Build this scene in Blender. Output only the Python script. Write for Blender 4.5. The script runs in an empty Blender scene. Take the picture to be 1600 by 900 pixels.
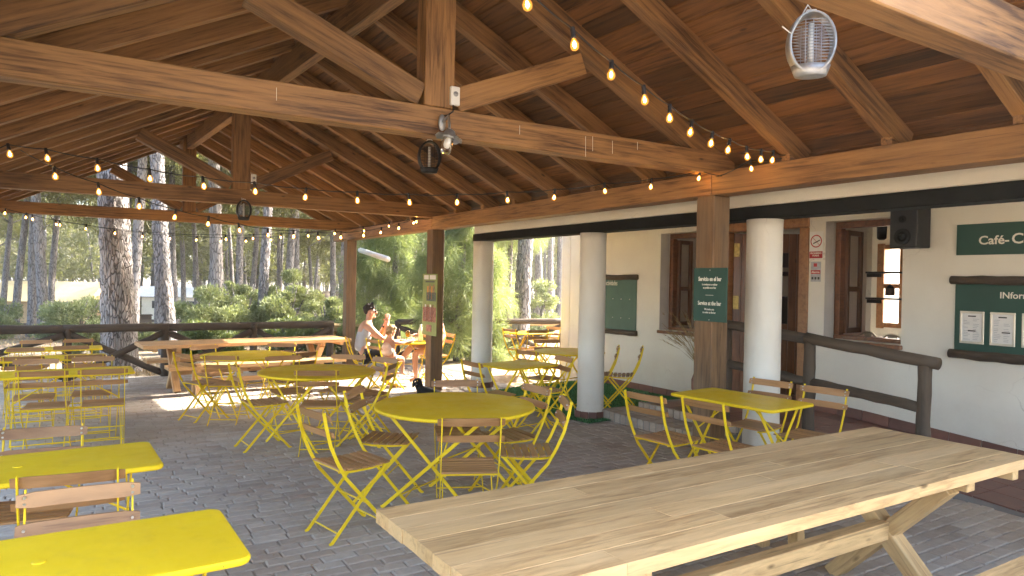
import bpy, bmesh, math, random
import numpy as np
from mathutils import Vector, Matrix, noise
random.seed(7); rng = np.random.default_rng(7)
S = bpy.context.scene; COL = S.collection
R = math.radians
# ------------------------------------------------------------------ camera
CAM = Vector((0, 0, 1.65)); FPX = 1096.92
_yaw, _pitch, _roll = 0.55782576, -0.00951335, 0.01786058
_f = Vector((math.sin(_yaw)*math.cos(_pitch), math.cos(_yaw)*math.cos(_pitch), math.sin(_pitch)))
_r = Vector((math.cos(_yaw), -math.sin(_yaw), 0)); _u = _r.cross(_f)
_r, _u = _r*math.cos(_roll)+_u*math.sin(_roll), -_r*math.sin(_roll)+_u*math.cos(_roll)
cd = bpy.data.cameras.new('camera'); cam = bpy.data.objects.new('camera', cd); COL.objects.link(cam)
cam.matrix_world = Matrix(((_r.x,_u.x,-_f.x,CAM.x),(_r.y,_u.y,-_f.y,CAM.y),(_r.z,_u.z,-_f.z,CAM.z),(0,0,0,1)))
cd.sensor_width = 36; cd.lens = 36*FPX/1600; cd.clip_end = 2000; cd.clip_start = 0.05
S.camera = cam
def ray(x, y): return _f + _r*((x-800)/FPX) - _u*((y-450)/FPX)
def at_depth(x, y, d): return CAM + ray(x, y)*d
def at_z(x, y, z): d = ray(x, y); return CAM + d*((z-CAM.z)/d.z)
def at_x(x, y, X): d = ray(x, y); return CAM + d*(X/d.x)
def at_y(x, y, Y): d = ray(x, y); return CAM + d*(Y/d.y)
def to_px(P):
    v = Vector(P)-CAM; w = v.dot(_f)
    return 800+FPX*v.dot(_r)/w, 450-FPX*v.dot(_u)/w, w
# ------------------------------------------------------------------ light
SUN_EL, SUN_ROT = R(33), R(88)
W = bpy.data.worlds.new('World'); S.world = W; W.use_nodes = True
nt = W.node_tree; sky = nt.nodes.new('ShaderNodeTexSky'); sky.sky_type = 'NISHITA'; sky.sun_disc = False
sky.sun_elevation = SUN_EL; sky.sun_rotation = SUN_ROT; sky.air_density = 1.0; sky.dust_density = 4.5
nt.links.new(sky.outputs[0], nt.nodes['Background'].inputs[0]); nt.nodes['Background'].inputs[1].default_value = 0.15
sl = bpy.data.lights.new('sun', 'SUN'); sl.energy = 2.9; sl.angle = R(0.6); sl.color = (1, .93, .82)
sun = bpy.data.objects.new('sun', sl); COL.objects.link(sun)
sdir = Vector((math.sin(SUN_ROT)*math.cos(SUN_EL), math.cos(SUN_ROT)*math.cos(SUN_EL), math.sin(SUN_EL)))
sun.rotation_euler = sdir.to_track_quat('Z', 'Y').to_euler(); sun.location = sdir*60
S.view_settings.view_transform = 'Standard'; S.view_settings.look = 'None'
S.view_settings.exposure = 3.5; S.view_settings.gamma = 1; S.view_settings.use_curve_mapping = False
S.render.engine = 'CYCLES'
S.cycles.use_denoising = True; S.cycles.max_bounces = 10; S.cycles.diffuse_bounces = 6; S.cycles.glossy_bounces = 3
S.cycles.transparent_max_bounces = 12; S.cycles.transmission_bounces = 4; S.cycles.sample_clamp_indirect = 6
S.cycles.caustics_reflective = False; S.cycles.caustics_refractive = False
# ------------------------------------------------------------------ materials
def new_mat(name):
    m = bpy.data.materials.new(name); m.use_nodes = True
    return m, m.node_tree, m.node_tree.nodes['Principled BSDF']
def nd(t, typ, **k):
    n = t.nodes.new(typ)
    for a, v in k.items():
        if a.startswith('i_'): n.inputs[a[2:].replace('_', ' ')].default_value = v
        else: setattr(n, a, v)
    return n
def mathn(t, op, a, b=None):
    n = t.nodes.new('ShaderNodeMath'); n.operation = op
    for i, v in enumerate((a, b)):
        if v is None: continue
        if isinstance(v, (int, float)): n.inputs[i].default_value = v
        else: t.links.new(v, n.inputs[i])
    return n.outputs[0]
def ramp(t, fac, stops):
    n = t.nodes.new('ShaderNodeValToRGB'); e = n.color_ramp.elements
    while len(e) < len(stops): e.new(0.5)
    for x, (p, c) in zip(e, stops): x.position = p; x.color = (*c, 1)
    t.links.new(fac, n.inputs[0]); return n.outputs[0]
def mix(t, fac, a, b, mode='MIX'):
    n = t.nodes.new('ShaderNodeMix'); n.data_type = 'RGBA'; n.blend_type = mode
    for s, v in ((n.inputs[0], fac), (n.inputs[6], a), (n.inputs[7], b)):
        if isinstance(v, (int, float)): s.default_value = v
        elif isinstance(v, tuple): s.default_value = (*v, 1)
        else: t.links.new(v, s)
    return n.outputs[2]
def coords(t, scale, offset_by_object=True):
    tc = t.nodes.new('ShaderNodeTexCoord'); mp = t.nodes.new('ShaderNodeMapping'); mp.inputs['Scale'].default_value = scale
    if offset_by_object:
        oi = t.nodes.new('ShaderNodeObjectInfo'); va = t.nodes.new('ShaderNodeVectorMath'); va.operation = 'MULTIPLY_ADD'
        cb = t.nodes.new('ShaderNodeCombineXYZ')
        for i in range(3): t.links.new(oi.outputs['Random'], cb.inputs[i])
        t.links.new(cb.outputs[0], va.inputs[0]); va.inputs[1].default_value = (37, 53, 71)
        t.links.new(tc.outputs['Object'], va.inputs[2]); t.links.new(va.outputs[0], mp.inputs[0])
    else: t.links.new(tc.outputs['Object'], mp.inputs[0])
    return mp.outputs[0]
def noise_tex(t, vec, scale, detail=4, rough=.55, dist=0):
    n = t.nodes.new('ShaderNodeTexNoise'); t.links.new(vec, n.inputs['Vector'])
    n.inputs['Scale'].default_value = scale; n.inputs['Detail'].default_value = detail
    n.inputs['Roughness'].default_value = rough; n.inputs['Distortion'].default_value = dist
    return n.outputs['Fac']
def bump(t, b, h, strength, dist=.01):
    n = t.nodes.new('ShaderNodeBump'); n.inputs['Strength'].default_value = strength; n.inputs['Distance'].default_value = dist
    t.links.new(h, n.inputs['Height']); t.links.new(n.outputs[0], b.inputs['Normal'])
def obj_rand(t): return t.nodes.new('ShaderNodeObjectInfo').outputs['Random']
def wood(name, dark, light, rough=.6, grain=9, knots=True, var=.35, grey=None, bumpy=.25, lx=.9, dist=.5, lo=.36, hi=.74):
    m, t, b = new_mat(name)
    v = coords(t, (.55, 1, 1)); g = noise_tex(t, coords(t, (lx, grain, grain)), 2.2, 7, .66, dist)
    big = noise_tex(t, v, 1.7, 3, .5, .3)
    fac = mathn(t, 'ADD', mathn(t, 'MULTIPLY', g, .75), mathn(t, 'MULTIPLY', big, .35))
    c = ramp(t, fac, [(lo, dark), (.55, tuple((a+2*l)/3 for a, l in zip(dark, light))), (hi, light)])
    rnd = obj_rand(t)
    k = mathn(t, 'ADD', mathn(t, 'MULTIPLY', rnd, var), 1-var*.55)
    mv = t.nodes.new('ShaderNodeVectorMath'); mv.operation = 'SCALE'; t.links.new(c, mv.inputs[0]); t.links.new(k, mv.inputs['Scale']); c = mv.outputs[0]
    if knots:
        vo = t.nodes.new('ShaderNodeTexVoronoi'); t.links.new(coords(t, (.8, 2.2, 2.2)), vo.inputs['Vector']); vo.inputs['Scale'].default_value = 2.6
        kf = ramp(t, vo.outputs['Distance'], [(.035, (1, 1, 1)), (.085, (0, 0, 0))])
        c = mix(t, mathn(t, 'MULTIPLY', kf, .75), c, tuple(d*.3 for d in dark))
    ck = ramp(t, noise_tex(t, coords(t, (.22, 16, 16)), 2.6, 3, .5, .2), [(.66, (0, 0, 0)), (.71, (1, 1, 1))])
    c = mix(t, mathn(t, 'MULTIPLY', ck, .45), c, tuple(d*.45 for d in dark))
    if grey:
        gr = ramp(t, noise_tex(t, coords(t, (.6, 3, 3)), 1.5, 3), [(.45, (0, 0, 0)), (.7, (1, 1, 1))])
        c = mix(t, mathn(t, 'MULTIPLY', gr, .6), c, grey)
    t.links.new(c, b.inputs['Base Color']); b.inputs['Roughness'].default_value = rough
    bump(t, b, g, bumpy, .006)
    return m
def plain(name, col, rough=.5, metal=0, nscale=6, var=.12, bmp=0, ior=None):
    m, t, b = new_mat(name)
    n = noise_tex(t, coords(t, (1, 1, 1)), nscale, 4)
    c = ramp(t, n, [(.3, tuple(x*(1-var) for x in col)), (.7, tuple(min(1, x*(1+var)) for x in col))])
    t.links.new(c, b.inputs['Base Color']); b.inputs['Roughness'].default_value = rough; b.inputs['Metallic'].default_value = metal
    if bmp: bump(t, b, noise_tex(t, coords(t, (1, 1, 1)), nscale*6, 4), bmp, .004)
    return m
def emit(name, col, s):
    m, t, b = new_mat(name); b.inputs['Base Color'].default_value = (*col, 1)
    b.inputs['Emission Color'].default_value = (*col, 1); b.inputs['Emission Strength'].default_value = s; return m
M = {}
M['beam'] = wood('beam_wood', (.066, .028, .0095), (.355, .187, .068), .55, 17, var=.35, bumpy=.5, lo=.40, hi=.70)
M['board'] = wood('roof_board_wood', (.030, .0125, .0042), (.215, .096, .029), .6, 15, var=.95, lo=.38, hi=.72)
M['postw'] = wood('post_wood', (.062, .032, .013), (.22, .128, .058), .65, 17, var=.25, grey=(.17, .125, .078), bumpy=.5, lo=.40, hi=.70)
M['teak'] = wood('weathered_teak', (.22, .115, .042), (.70, .475, .225), .5, 13, knots=True, var=.36, grey=(.62, .44, .23), bumpy=.5, lx=1.3, dist=1.0, lo=.33, hi=.74)
M['teak'].node_tree.nodes['Principled BSDF'].inputs['Specular IOR Level'].default_value = .2
M['teak2'] = wood('orange_larch', (.34, .18, .07), (.60, .37, .17), .5, 7, var=.25)
M['slat'] = wood('chair_slat_wood', (.22, .098, .034), (.44, .24, .10), .45, 6, knots=False, var=.4, bumpy=.1)
M['log'] = wood('weathered_log', (.026, .018, .011), (.105, .072, .045), .8, 8, var=.3, grey=(.095, .073, .053), bumpy=.5)
M['doorw'] = wood('varnished_door_wood', (.075, .025, .009), (.23, .092, .032), .3, 10, var=.3)
M['frame'] = wood('varnished_frame_wood', (.17, .068, .022), (.40, .19, .07), .35, 10, var=.2)
M['yellow'] = plain('yellow_paint', (.80, .57, .016), .36, var=.05, nscale=2.5)
def worn_paint():
    m, t, b = new_mat('worn_yellow_paint'); v = coords(t, (1, 1, 1))
    c = ramp(t, noise_tex(t, v, 2.2, 5), [(.3, (.74, .515, .014)), (.7, (.83, .60, .02))])
    dirt = ramp(t, noise_tex(t, v, 7, 9, .75), [(.52, (0, 0, 0)), (.75, (1, 1, 1))]); c = mix(t, mathn(t, 'MULTIPLY', dirt, .35), c, (.50, .36, .05))
    ch = ramp(t, noise_tex(t, v, 42, 4, .6), [(.735, (0, 0, 0)), (.75, (1, 1, 1))]); c = mix(t, mathn(t, 'MULTIPLY', ch, .8), c, (.16, .09, .04))
    t.links.new(c, b.inputs['Base Color']); r = ramp(t, noise_tex(t, v, 5, 6, .7), [(.35, (.30, .30, .30)), (.7, (.58, .58, .58))]); t.links.new(r, b.inputs['Roughness'])
    b.inputs['Specular IOR Level'].default_value = .22; bump(t, b, noise_tex(t, v, 3.5, 3), .12, .02); return m
M['yellow'] = worn_paint()
M['steel'] = plain('zinc_steel', (.55, .56, .56), .3, 1)
M['alu'] = plain('dull_aluminium', (.42, .44, .46), .45, .7, 20, .2)
M['black'] = plain('black_plastic', (.009, .009, .010), .55)
M['blackbeam'] = plain('black_painted_timber', (.009, .010, .0085), .75, 0, 5, .4, .3)
M['blackbeam'].node_tree.nodes['Principled BSDF'].inputs['Specular IOR Level'].default_value = .2
M['white'] = plain('white_plastic', (.78, .78, .75), .4, var=.04)
M['paper'] = plain('paper', (.72, .72, .70), .7, var=.05)
M['green'] = plain('green_sign_board', (.010, .062, .044), .55, var=.1, nscale=3)
M['palegreen'] = plain('reflecting_green_board', (.055, .13, .10), .6)  # paler than the sign green: reflected light put into the colour
M['ink'] = plain('dark_ink', (.03, .03, .03), .7)
M['cream'] = plain('cream_lettering', (.80, .78, .68), .6, var=.03)
M['red'] = plain('sign_red', (.42, .02, .025), .5)
M['silver'] = plain('silver_frame', (.62, .59, .50), .35, .6)
M['brass'] = plain('brass_hinge', (.40, .29, .09), .45, .6, 30, .35)
M['glass'] = (lambda: new_mat('window_glass'))()[0]
def _g():
    m = M['glass']; t = m.node_tree; b = t.nodes['Principled BSDF']; o = t.nodes['Material Output']
    tr = t.nodes.new('ShaderNodeBsdfTransparent'); gl = t.nodes.new('ShaderNodeBsdfGlossy'); gl.inputs['Roughness'].default_value = .02
    fr = t.nodes.new('ShaderNodeFresnel'); mx = t.nodes.new('ShaderNodeMixShader')
    t.links.new(fr.outputs[0], mx.inputs[0]); t.links.new(tr.outputs[0], mx.inputs[1]); t.links.new(gl.outputs[0], mx.inputs[2]); t.links.new(mx.outputs[0], o.inputs[0])
_g()
def plaster():
    m, t, b = new_mat('white_plaster')
    v = coords(t, (1, 1, 1), False); n = noise_tex(t, v, 1.3, 5); n2 = noise_tex(t, v, 14, 5, .6)
    c = ramp(t, n, [(.3, (.70, .67, .585)), (.7, (.80, .785, .70))])
    sp = ramp(t, noise_tex(t, v, 5.5, 8, .7), [(.70, (0, 0, 0)), (.78, (1, 1, 1))])
    c = mix(t, mathn(t, 'MULTIPLY', sp, .25), c, (.55, .50, .42))
    geo = t.nodes.new('ShaderNodeNewGeometry'); sz = t.nodes.new('ShaderNodeSeparateXYZ'); t.links.new(geo.outputs['Position'], sz.inputs[0])
    low = t.nodes.new('ShaderNodeMapRange'); t.links.new(mathn(t, 'ADD', sz.outputs['Z'], mathn(t, 'MULTIPLY', noise_tex(t, v, 3.0, 6, .7), .5)), low.inputs[0]); low.inputs[1].default_value = .75; low.inputs[2].default_value = .28
    c = mix(t, mathn(t, 'MULTIPLY', low.outputs[0], .45), c, (.46, .40, .32))
    vc = t.nodes.new('ShaderNodeTexVoronoi'); vc.feature = 'DISTANCE_TO_EDGE'; vc.inputs['Scale'].default_value = .9; wv = t.nodes.new('ShaderNodeVectorMath'); wv.operation = 'MULTIPLY_ADD'; nn = t.nodes.new('ShaderNodeTexNoise'); t.links.new(v, nn.inputs['Vector']); nn.inputs['Scale'].default_value = 5; nn.inputs['Detail'].default_value = 6
    t.links.new(nn.outputs['Color'], wv.inputs[0]); wv.inputs[1].default_value = (.25, .25, .25); t.links.new(v, wv.inputs[2]); t.links.new(wv.outputs[0], vc.inputs['Vector'])
    hc = mathn(t, 'MULTIPLY', ramp(t, vc.outputs['Distance'], [(.001, (1, 1, 1)), (.005, (0, 0, 0))]), ramp(t, noise_tex(t, v, .9, 3), [(.52, (0, 0, 0)), (.62, (.6, .6, .6))])); c = mix(t, hc, c, (.40, .35, .29))
    t.links.new(c, b.inputs['Base Color']); b.inputs['Roughness'].default_value = .85
    bump(t, b, mathn(t, 'ADD', n2, mathn(t, 'MULTIPLY', n, 2)), .25, .012); return m
M['plaster'] = plaster()
M['reveal'] = plain('grey_reveal', (.52, .50, .47), .85, nscale=3, bmp=.1)
def tint(name, cols, rough=.75, island=True, bmp=.3, nscale=22, stain=None):
    m, t, b = new_mat(name)
    rnd = obj_rand(t)
    if island:
        rnd = mathn(t, 'FRACT', mathn(t, 'ADD', rnd, t.nodes.new('ShaderNodeNewGeometry').outputs['Random Per Island']))
    c = ramp(t, rnd, [(i/(len(cols)-1), x) for i, x in enumerate(cols)])
    n = noise_tex(t, coords(t, (1, 1, 1)), nscale, 5, .65)
    c = mix(t, .55, c, ramp(t, n, [(.25, (.45, .45, .45)), (.75, (1, 1, 1))]), 'MULTIPLY')
    if stain:
        geo = t.nodes.new('ShaderNodeNewGeometry'); n2 = t.nodes.new('ShaderNodeTexNoise'); t.links.new(geo.outputs['Position'], n2.inputs['Vector']); n2.inputs['Scale'].default_value = 1.1; n2.inputs['Detail'].default_value = 6
        c = mix(t, mathn(t, 'MULTIPLY', ramp(t, n2.outputs['Fac'], [(.42, (0, 0, 0)), (.66, (1, 1, 1))]), .5), c, stain)
    t.links.new(c, b.inputs['Base Color']); b.inputs['Roughness'].default_value = rough
    if bmp: bump(t, b, n, bmp, .006)
    return m
M['brick'] = tint('paving_brick', [(.37, .305, .24), (.48, .42, .345), (.41, .325, .25), (.53, .475, .40), (.45, .375, .30), (.40, .35, .285)], .85, True, .4, 18, (.50, .445, .37))
M['joint'] = plain('mortar_joint', (.33, .28, .225), .9, nscale=9, bmp=.4)
M['terra'] = tint('terracotta_tile', [(.19, .075, .052), (.25, .105, .07), (.21, .088, .062), (.16, .07, .052)], .5, False, .15, 8)
M['stepbrick'] = tint('pale_step_brick', [(.40, .31, .23), (.50, .42, .33), (.44, .36, .29), (.34, .27, .21)], .8, False, .4, 20)
M['grout'] = plain('grey_grout', (.22, .20, .185), .9, bmp=.3)
def ground_mat():
    m, t, b = new_mat('sandy_pine_ground')
    v = coords(t, (1, 1, 1), False)
    c = ramp(t, noise_tex(t, v, .22, 7, .6), [(.35, (.25, .18, .11)), (.5, (.37, .285, .185)), (.68, (.43, .345, .24))])
    l = ramp(t, noise_tex(t, v, 9, 8, .75), [(.45, (0, 0, 0)), (.62, (1, 1, 1))])
    c = mix(t, mathn(t, 'MULTIPLY', l, .55), c, (.20, .13, .075))
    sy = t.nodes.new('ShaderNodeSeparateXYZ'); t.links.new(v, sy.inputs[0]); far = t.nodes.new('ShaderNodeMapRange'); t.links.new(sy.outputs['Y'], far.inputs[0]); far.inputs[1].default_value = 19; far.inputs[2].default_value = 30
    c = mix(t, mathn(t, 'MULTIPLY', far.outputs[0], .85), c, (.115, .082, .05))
    gr = ramp(t, noise_tex(t, v, .13, 4), [(.56, (0, 0, 0)), (.64, (1, 1, 1))])
    c = mix(t, mathn(t, 'MULTIPLY', gr, .5), c, (.16, .17, .06))
    t.links.new(c, b.inputs['Base Color']); b.inputs['Roughness'].default_value = .95
    bump(t, b, noise_tex(t, v, 7, 8, .7), .6, .06); return m
M['ground'] = ground_mat()
def leaf(name, c1, c2, trans=.35):
    m, t, b = new_mat(name); o = t.nodes['Material Output']
    rnd = mathn(t, 'FRACT', mathn(t, 'ADD', obj_rand(t), t.nodes.new('ShaderNodeNewGeometry').outputs['Random Per Island']))
    c = ramp(t, rnd, [(0, c1), (1, c2)])
    tr = t.nodes.new('ShaderNodeBsdfTranslucent'); t.links.new(mix(t, .5, c, (.30, .34, .05), 'MIX'), tr.inputs[0])
    t.links.new(c, b.inputs['Base Color']); b.inputs['Roughness'].default_value = .6
    mx = t.nodes.new('ShaderNodeMixShader'); mx.inputs[0].default_value = trans
    t.links.new(b.outputs[0], mx.inputs[1]); t.links.new(tr.outputs[0], mx.inputs[2]); t.links.new(mx.outputs[0], o.inputs[0]); return m
M['needle'] = leaf('pine_needles', (.10, .10, .042), (.20, .185, .088), .4)
M['bushleaf'] = leaf('bush_leaves', (.13, .16, .07), (.31, .34, .175), .35)
M['bushdark'] = leaf('bush_dark_leaves', (.065, .10, .032), (.16, .20, .075), .3)
M['feather'] = leaf('feathery_green', (.15, .21, .08), (.31, .365, .165), .42)
M['dry'] = leaf('dry_grass', (.28, .18, .08), (.42, .30, .15), .2)
M['turf'] = leaf('artificial_turf', (.03, .15, .04), (.06, .24, .075), .2)
def bark(name='pine_bark', k=1.0):
    m, t, b = new_mat(name)
    at = t.nodes.new('ShaderNodeAttribute'); at.attribute_name = 'crack'
    v = coords(t, (1, 1, .22)); vo = t.nodes.new('ShaderNodeTexVoronoi'); vo.feature = 'DISTANCE_TO_EDGE'; vo.inputs['Scale'].default_value = 22
    wv = t.nodes.new('ShaderNodeVectorMath'); wv.operation = 'MULTIPLY_ADD'
    nn = t.nodes.new('ShaderNodeTexNoise'); t.links.new(v, nn.inputs['Vector']); nn.inputs['Scale'].default_value = 6
    t.links.new(nn.outputs['Color'], wv.inputs[0]); wv.inputs[1].default_value = (.12, .12, .12); t.links.new(v, wv.inputs[2]); t.links.new(wv.outputs[0], vo.inputs['Vector'])
    pl = ramp(t, noise_tex(t, v, 9, 5), [(.3, (.20*k, .185*k, .18*k)), (.5, (.32*k, .30*k, .295*k)), (.74, (.34*k, .275*k, .235*k))])
    cr = ramp(t, vo.outputs['Distance'], [(.0, (0, 0, 0)), (.13, (1, 1, 1))])
    c = mix(t, cr, (.092*k, .079*k, .073*k), pl)
    t.links.new(c, b.inputs['Base Color']); b.inputs['Roughness'].default_value = .9
    bump(t, b, mathn(t, 'ADD', cr, mathn(t, 'MULTIPLY', noise_tex(t, v, 30, 4), .4)), 1.0, .03); return m
M['bark'] = bark(k=.78); M['palebark'] = bark('pale_pine_bark', 1.35)
M['skin'] = plain('skin', (.52, .27, .17), .5, var=.08)
M['hair'] = plain('dark_hair', (.02, .013, .009), .6, nscale=60, var=.5, bmp=.4)
M['blond'] = plain('blond_hair', (.42, .26, .11), .6, nscale=60, var=.35, bmp=.4)
M['greycloth'] = plain('grey_jersey', (.42, .43, .46), .85, bmp=.1)
M['peach'] = plain('pale_cloth', (.72, .55, .47), .85)
M['blackcloth'] = plain('black_cloth', (.012, .012, .014), .9)
M['fur'] = plain('black_fur', (.012, .011, .011), .8, nscale=80, var=.6, bmp=.8)
def dress():
    m, t, b = new_mat('orange_print_dress')
    vo = t.nodes.new('ShaderNodeTexVoronoi'); vo.inputs['Scale'].default_value = 22; t.links.new(coords(t, (1, 1, 1)), vo.inputs['Vector'])
    c = ramp(t, mathn(t, 'FRACT', mathn(t, 'MULTIPLY', vo.outputs['Color'], 3.3)), [(0, (.65, .10, .03)), (.4, (.75, .33, .05)), (.7, (.20, .28, .06)), (.9, (.7, .6, .4))])
    t.links.new(c, b.inputs['Base Color']); b.inputs['Roughness'].default_value = .85; return m
M['dress'] = dress()
M['canvas'] = plain('cream_canvas', (.36, .30, .145), .8, nscale=2)
M['tan'] = plain('tan_canvas', (.48, .33, .17), .85, nscale=2)
M['whiteroof'] = plain('pale_roof_canvas', (.36, .38, .38), .8)
M['amber'] = plain('amber_drink', (.75, .34, .02), .2)
M['bottleglass'] = plain('brown_glass', (.06, .028, .01), .15)
M['orange'] = plain('orange_paint', (.70, .22, .03), .5)
M['core'] = emit('bulb_core', (1, .52, .13), 42)
def shell():
    m, t, b = new_mat('bulb_glass'); o = t.nodes['Material Output']
    tr = t.nodes.new('ShaderNodeBsdfTransparent'); tr.inputs[0].default_value = (1, .86, .6, 1)
    e = t.nodes.new('ShaderNodeEmission'); e.inputs[0].default_value = (1, .36, .05, 1); e.inputs[1].default_value = .22
    gl = t.nodes.new('ShaderNodeBsdfGlossy'); gl.inputs['Roughness'].default_value = .05
    m1 = t.nodes.new('ShaderNodeMixShader'); m1.inputs[0].default_value = .5; t.links.new(tr.outputs[0], m1.inputs[1]); t.links.new(e.outputs[0], m1.inputs[2])
    m2 = t.nodes.new('ShaderNodeMixShader'); m2.inputs[0].default_value = .05; t.links.new(m1.outputs[0], m2.inputs[1]); t.links.new(gl.outputs[0], m2.inputs[2])
    t.links.new(m2.outputs[0], o.inputs[0]); return m
M['shell'] = shell()
# ------------------------------------------------------------------ helpers
def world(o):
    return o.matrix_basis.copy() if o.parent is None else world(o.parent) @ o.matrix_parent_inverse @ o.matrix_basis
def put(name, me, mat=None, parent=None, mw=None):
    if mat is not None and not me.materials: me.materials.append(M[mat])
    o = bpy.data.objects.new(name, me); COL.objects.link(o)
    if mw is not None: o.matrix_basis = mw
    if parent is not None:
        o.parent = parent; o.matrix_parent_inverse = world(parent).inverted()
    return o
def thing(name, label, cat, loc=(0, 0, 0), group=None, rz=0):
    o = bpy.data.objects.new(name, None); COL.objects.link(o); o.empty_display_size = .1
    o.location = loc; o.rotation_euler = (0, 0, rz)
    o.matrix_basis = Matrix.Translation(loc) @ Matrix.Rotation(rz, 4, 'Z')
    tag(o, label, cat, group); return o
def tag(o, label=None, cat=None, group=None, kind=None):
    if label: o['label'] = label
    if cat: o['category'] = cat
    if group: o['group'] = group
    if kind: o['kind'] = kind
    return o
def copy_tree(o, parent=None):
    c = o.copy(); COL.objects.link(c); c.parent = parent
    if parent is not None: c.matrix_parent_inverse = o.matrix_parent_inverse
    for ch in o.children: copy_tree(ch, c)
    return c
_cache = {}
def mesh(V, F, name='mesh', smooth=False):
    me = bpy.data.meshes.new(name); me.from_pydata([tuple(v) for v in V], [], F); me.update()
    if smooth: me.polygons.foreach_set('use_smooth', [True]*len(me.polygons))
    return me
def boxmesh(l, w, h, c=.004, mat=None, key=True):
    k = (round(l, 4), round(w, 4), round(h, 4), round(c, 4), mat)
    if key and k in _cache: return _cache[k]
    bm = bmesh.new(); bmesh.ops.create_cube(bm, size=1)
    for v in bm.verts: v.co = (v.co.x*l, v.co.y*w, v.co.z*h)
    if c > 0: bmesh.ops.bevel(bm, geom=bm.edges[:], offset=min(c, .3*min(l, w, h)), segments=1, affect='EDGES')
    me = bpy.data.meshes.new('box'); bm.to_mesh(me); bm.free()
    if mat: me.materials.append(M[mat])
    _cache[k] = me; return me
def frame_matrix(p0, p1, up=(0, 0, 1)):
    p0, p1, up = Vector(p0), Vector(p1), Vector(up)
    x = (p1-p0).normalized(); y = up.cross(x).normalized(); z = x.cross(y); m = (p0+p1)/2
    return Matrix(((x.x, y.x, z.x, m.x), (x.y, y.y, z.y, m.y), (x.z, y.z, z.z, m.z), (0, 0, 0, 1)))
def beam(name, p0, p1, w, h, mat, parent=None, up=(0, 0, 1), c=.004):
    L = (Vector(p1)-Vector(p0)).length
    return put(name, boxmesh(L, w, h, c, mat), None, parent, frame_matrix(p0, p1, up))
def box(name, lo, hi, mat, parent=None, c=.004, rz=None, about=None):
    lo, hi = Vector(lo), Vector(hi); d = hi-lo
    return put(name, boxmesh(d.x, d.y, d.z, c, mat), None, parent, Matrix.Translation((lo+hi)/2))
def tube_data(pts, rad, n=8, closed=False, caps=True):
    pts = [Vector(p) for p in pts]; V, F = [], []; up = None
    for i, p in enumerate(pts):
        a = pts[max(i-1, 0)]; b = pts[min(i+1, len(pts)-1)]; d = (b-a).normalized()
        if up is None:
            up = Vector((0, 0, 1)) if abs(d.z) < .9 else Vector((1, 0, 0))
        s = up.cross(d).normalized(); up = d.cross(s)
        r = rad[i] if hasattr(rad, '__len__') else rad
        for k in range(n):
            an = 2*math.pi*k/n; V.append(p+s*(math.cos(an)*r)+up*(math.sin(an)*r))
    for i in range(len(pts)-1):
        for k in range(n): F.append((i*n+k, i*n+(k+1) % n, (i+1)*n+(k+1) % n, (i+1)*n+k))
    if caps: F.append(tuple(range(n-1, -1, -1))); F.append(tuple((len(pts)-1)*n+k for k in range(n)))
    return V, F
def tube(name, pts, rad, mat, parent=None, n=8, smooth=True):
    V, F = tube_data(pts, rad, n); return put(name, mesh(V, F, name, smooth), mat, parent)
def ribbon(name, yz, x, w, t, mat, parent=None):
    """flat bar following a polyline in the YZ plane: w across x, t in plane"""
    V, F = [], []; n = len(yz)
    for i in range(n):
        a = Vector(yz[max(i-1, 0)]); b = Vector(yz[min(i+1, n-1)]); d = (b-a).normalized(); nn = Vector((-d.y, d.x)); p = Vector(yz[i])
        for sx, sn in ((-1, -1), (1, -1), (1, 1), (-1, 1)):
            q = p+nn*(sn*t/2); V.append((x+sx*w/2, q.x, q.y))
    for i in range(n-1):
        for k in range(4): F.append((4*i+k, 4*i+(k+1) % 4, 4*i+4+(k+1) % 4, 4*i+4+k))
    F.append((3, 2, 1, 0)); F.append(tuple(4*(n-1)+k for k in range(4)))
    return put(name, mesh(V, F, name), mat, parent)
def lathe(name, prof, mat, parent=None, n=16, mw=None, smooth=True):
    V, F = [], []
    for r, z in prof:
        for k in range(n): V.append((r*math.cos(2*math.pi*k/n), r*math.sin(2*math.pi*k/n), z))
    for i in range(len(prof)-1):
        for k in range(n): F.append((i*n+k, i*n+(k+1) % n, (i+1)*n+(k+1) % n, (i+1)*n+k))
    F.append(tuple(range(n-1, -1, -1))); F.append(tuple((len(prof)-1)*n+k for k in range(n)))
    return put(name, mesh(V, F, name, smooth), mat, parent, mw)
def text(name, body, size, mat, parent, origin, xdir, ydir, align='LEFT', bold=0.0, sx=1.0):
    cu = bpy.data.curves.new(name, 'FONT'); cu.body = body; cu.size = size; cu.align_x = align; cu.extrude = .0012; cu.offset = bold; cu.resolution_u = 3
    o = bpy.data.objects.new(name, cu); COL.objects.link(o)
    me = bpy.data.meshes.new_from_object(o.evaluated_get(bpy.context.evaluated_depsgraph_get()))
    bpy.data.objects.remove(o); bpy.data.curves.remove(cu); me.name = name; me.materials.clear()
    x = Vector(xdir).normalized(); y = Vector(ydir).normalized(); z = x.cross(y); p = Vector(origin); x = x*sx
    return put(name, me, mat, parent, Matrix(((x.x, y.x, z.x, p.x), (x.y, y.y, z.y, p.y), (x.z, y.z, z.z, p.z), (0, 0, 0, 1))))
def clamp(a, lo=0., hi=1.): return max(lo, min(hi, a))
def fz(X, Y):                                     # terrace floor: level near the camera, falling away to the far end
    return -.026*max(0, min(Y, 14.7)-5.5)*clamp((6.2-X)/1.2)
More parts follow.
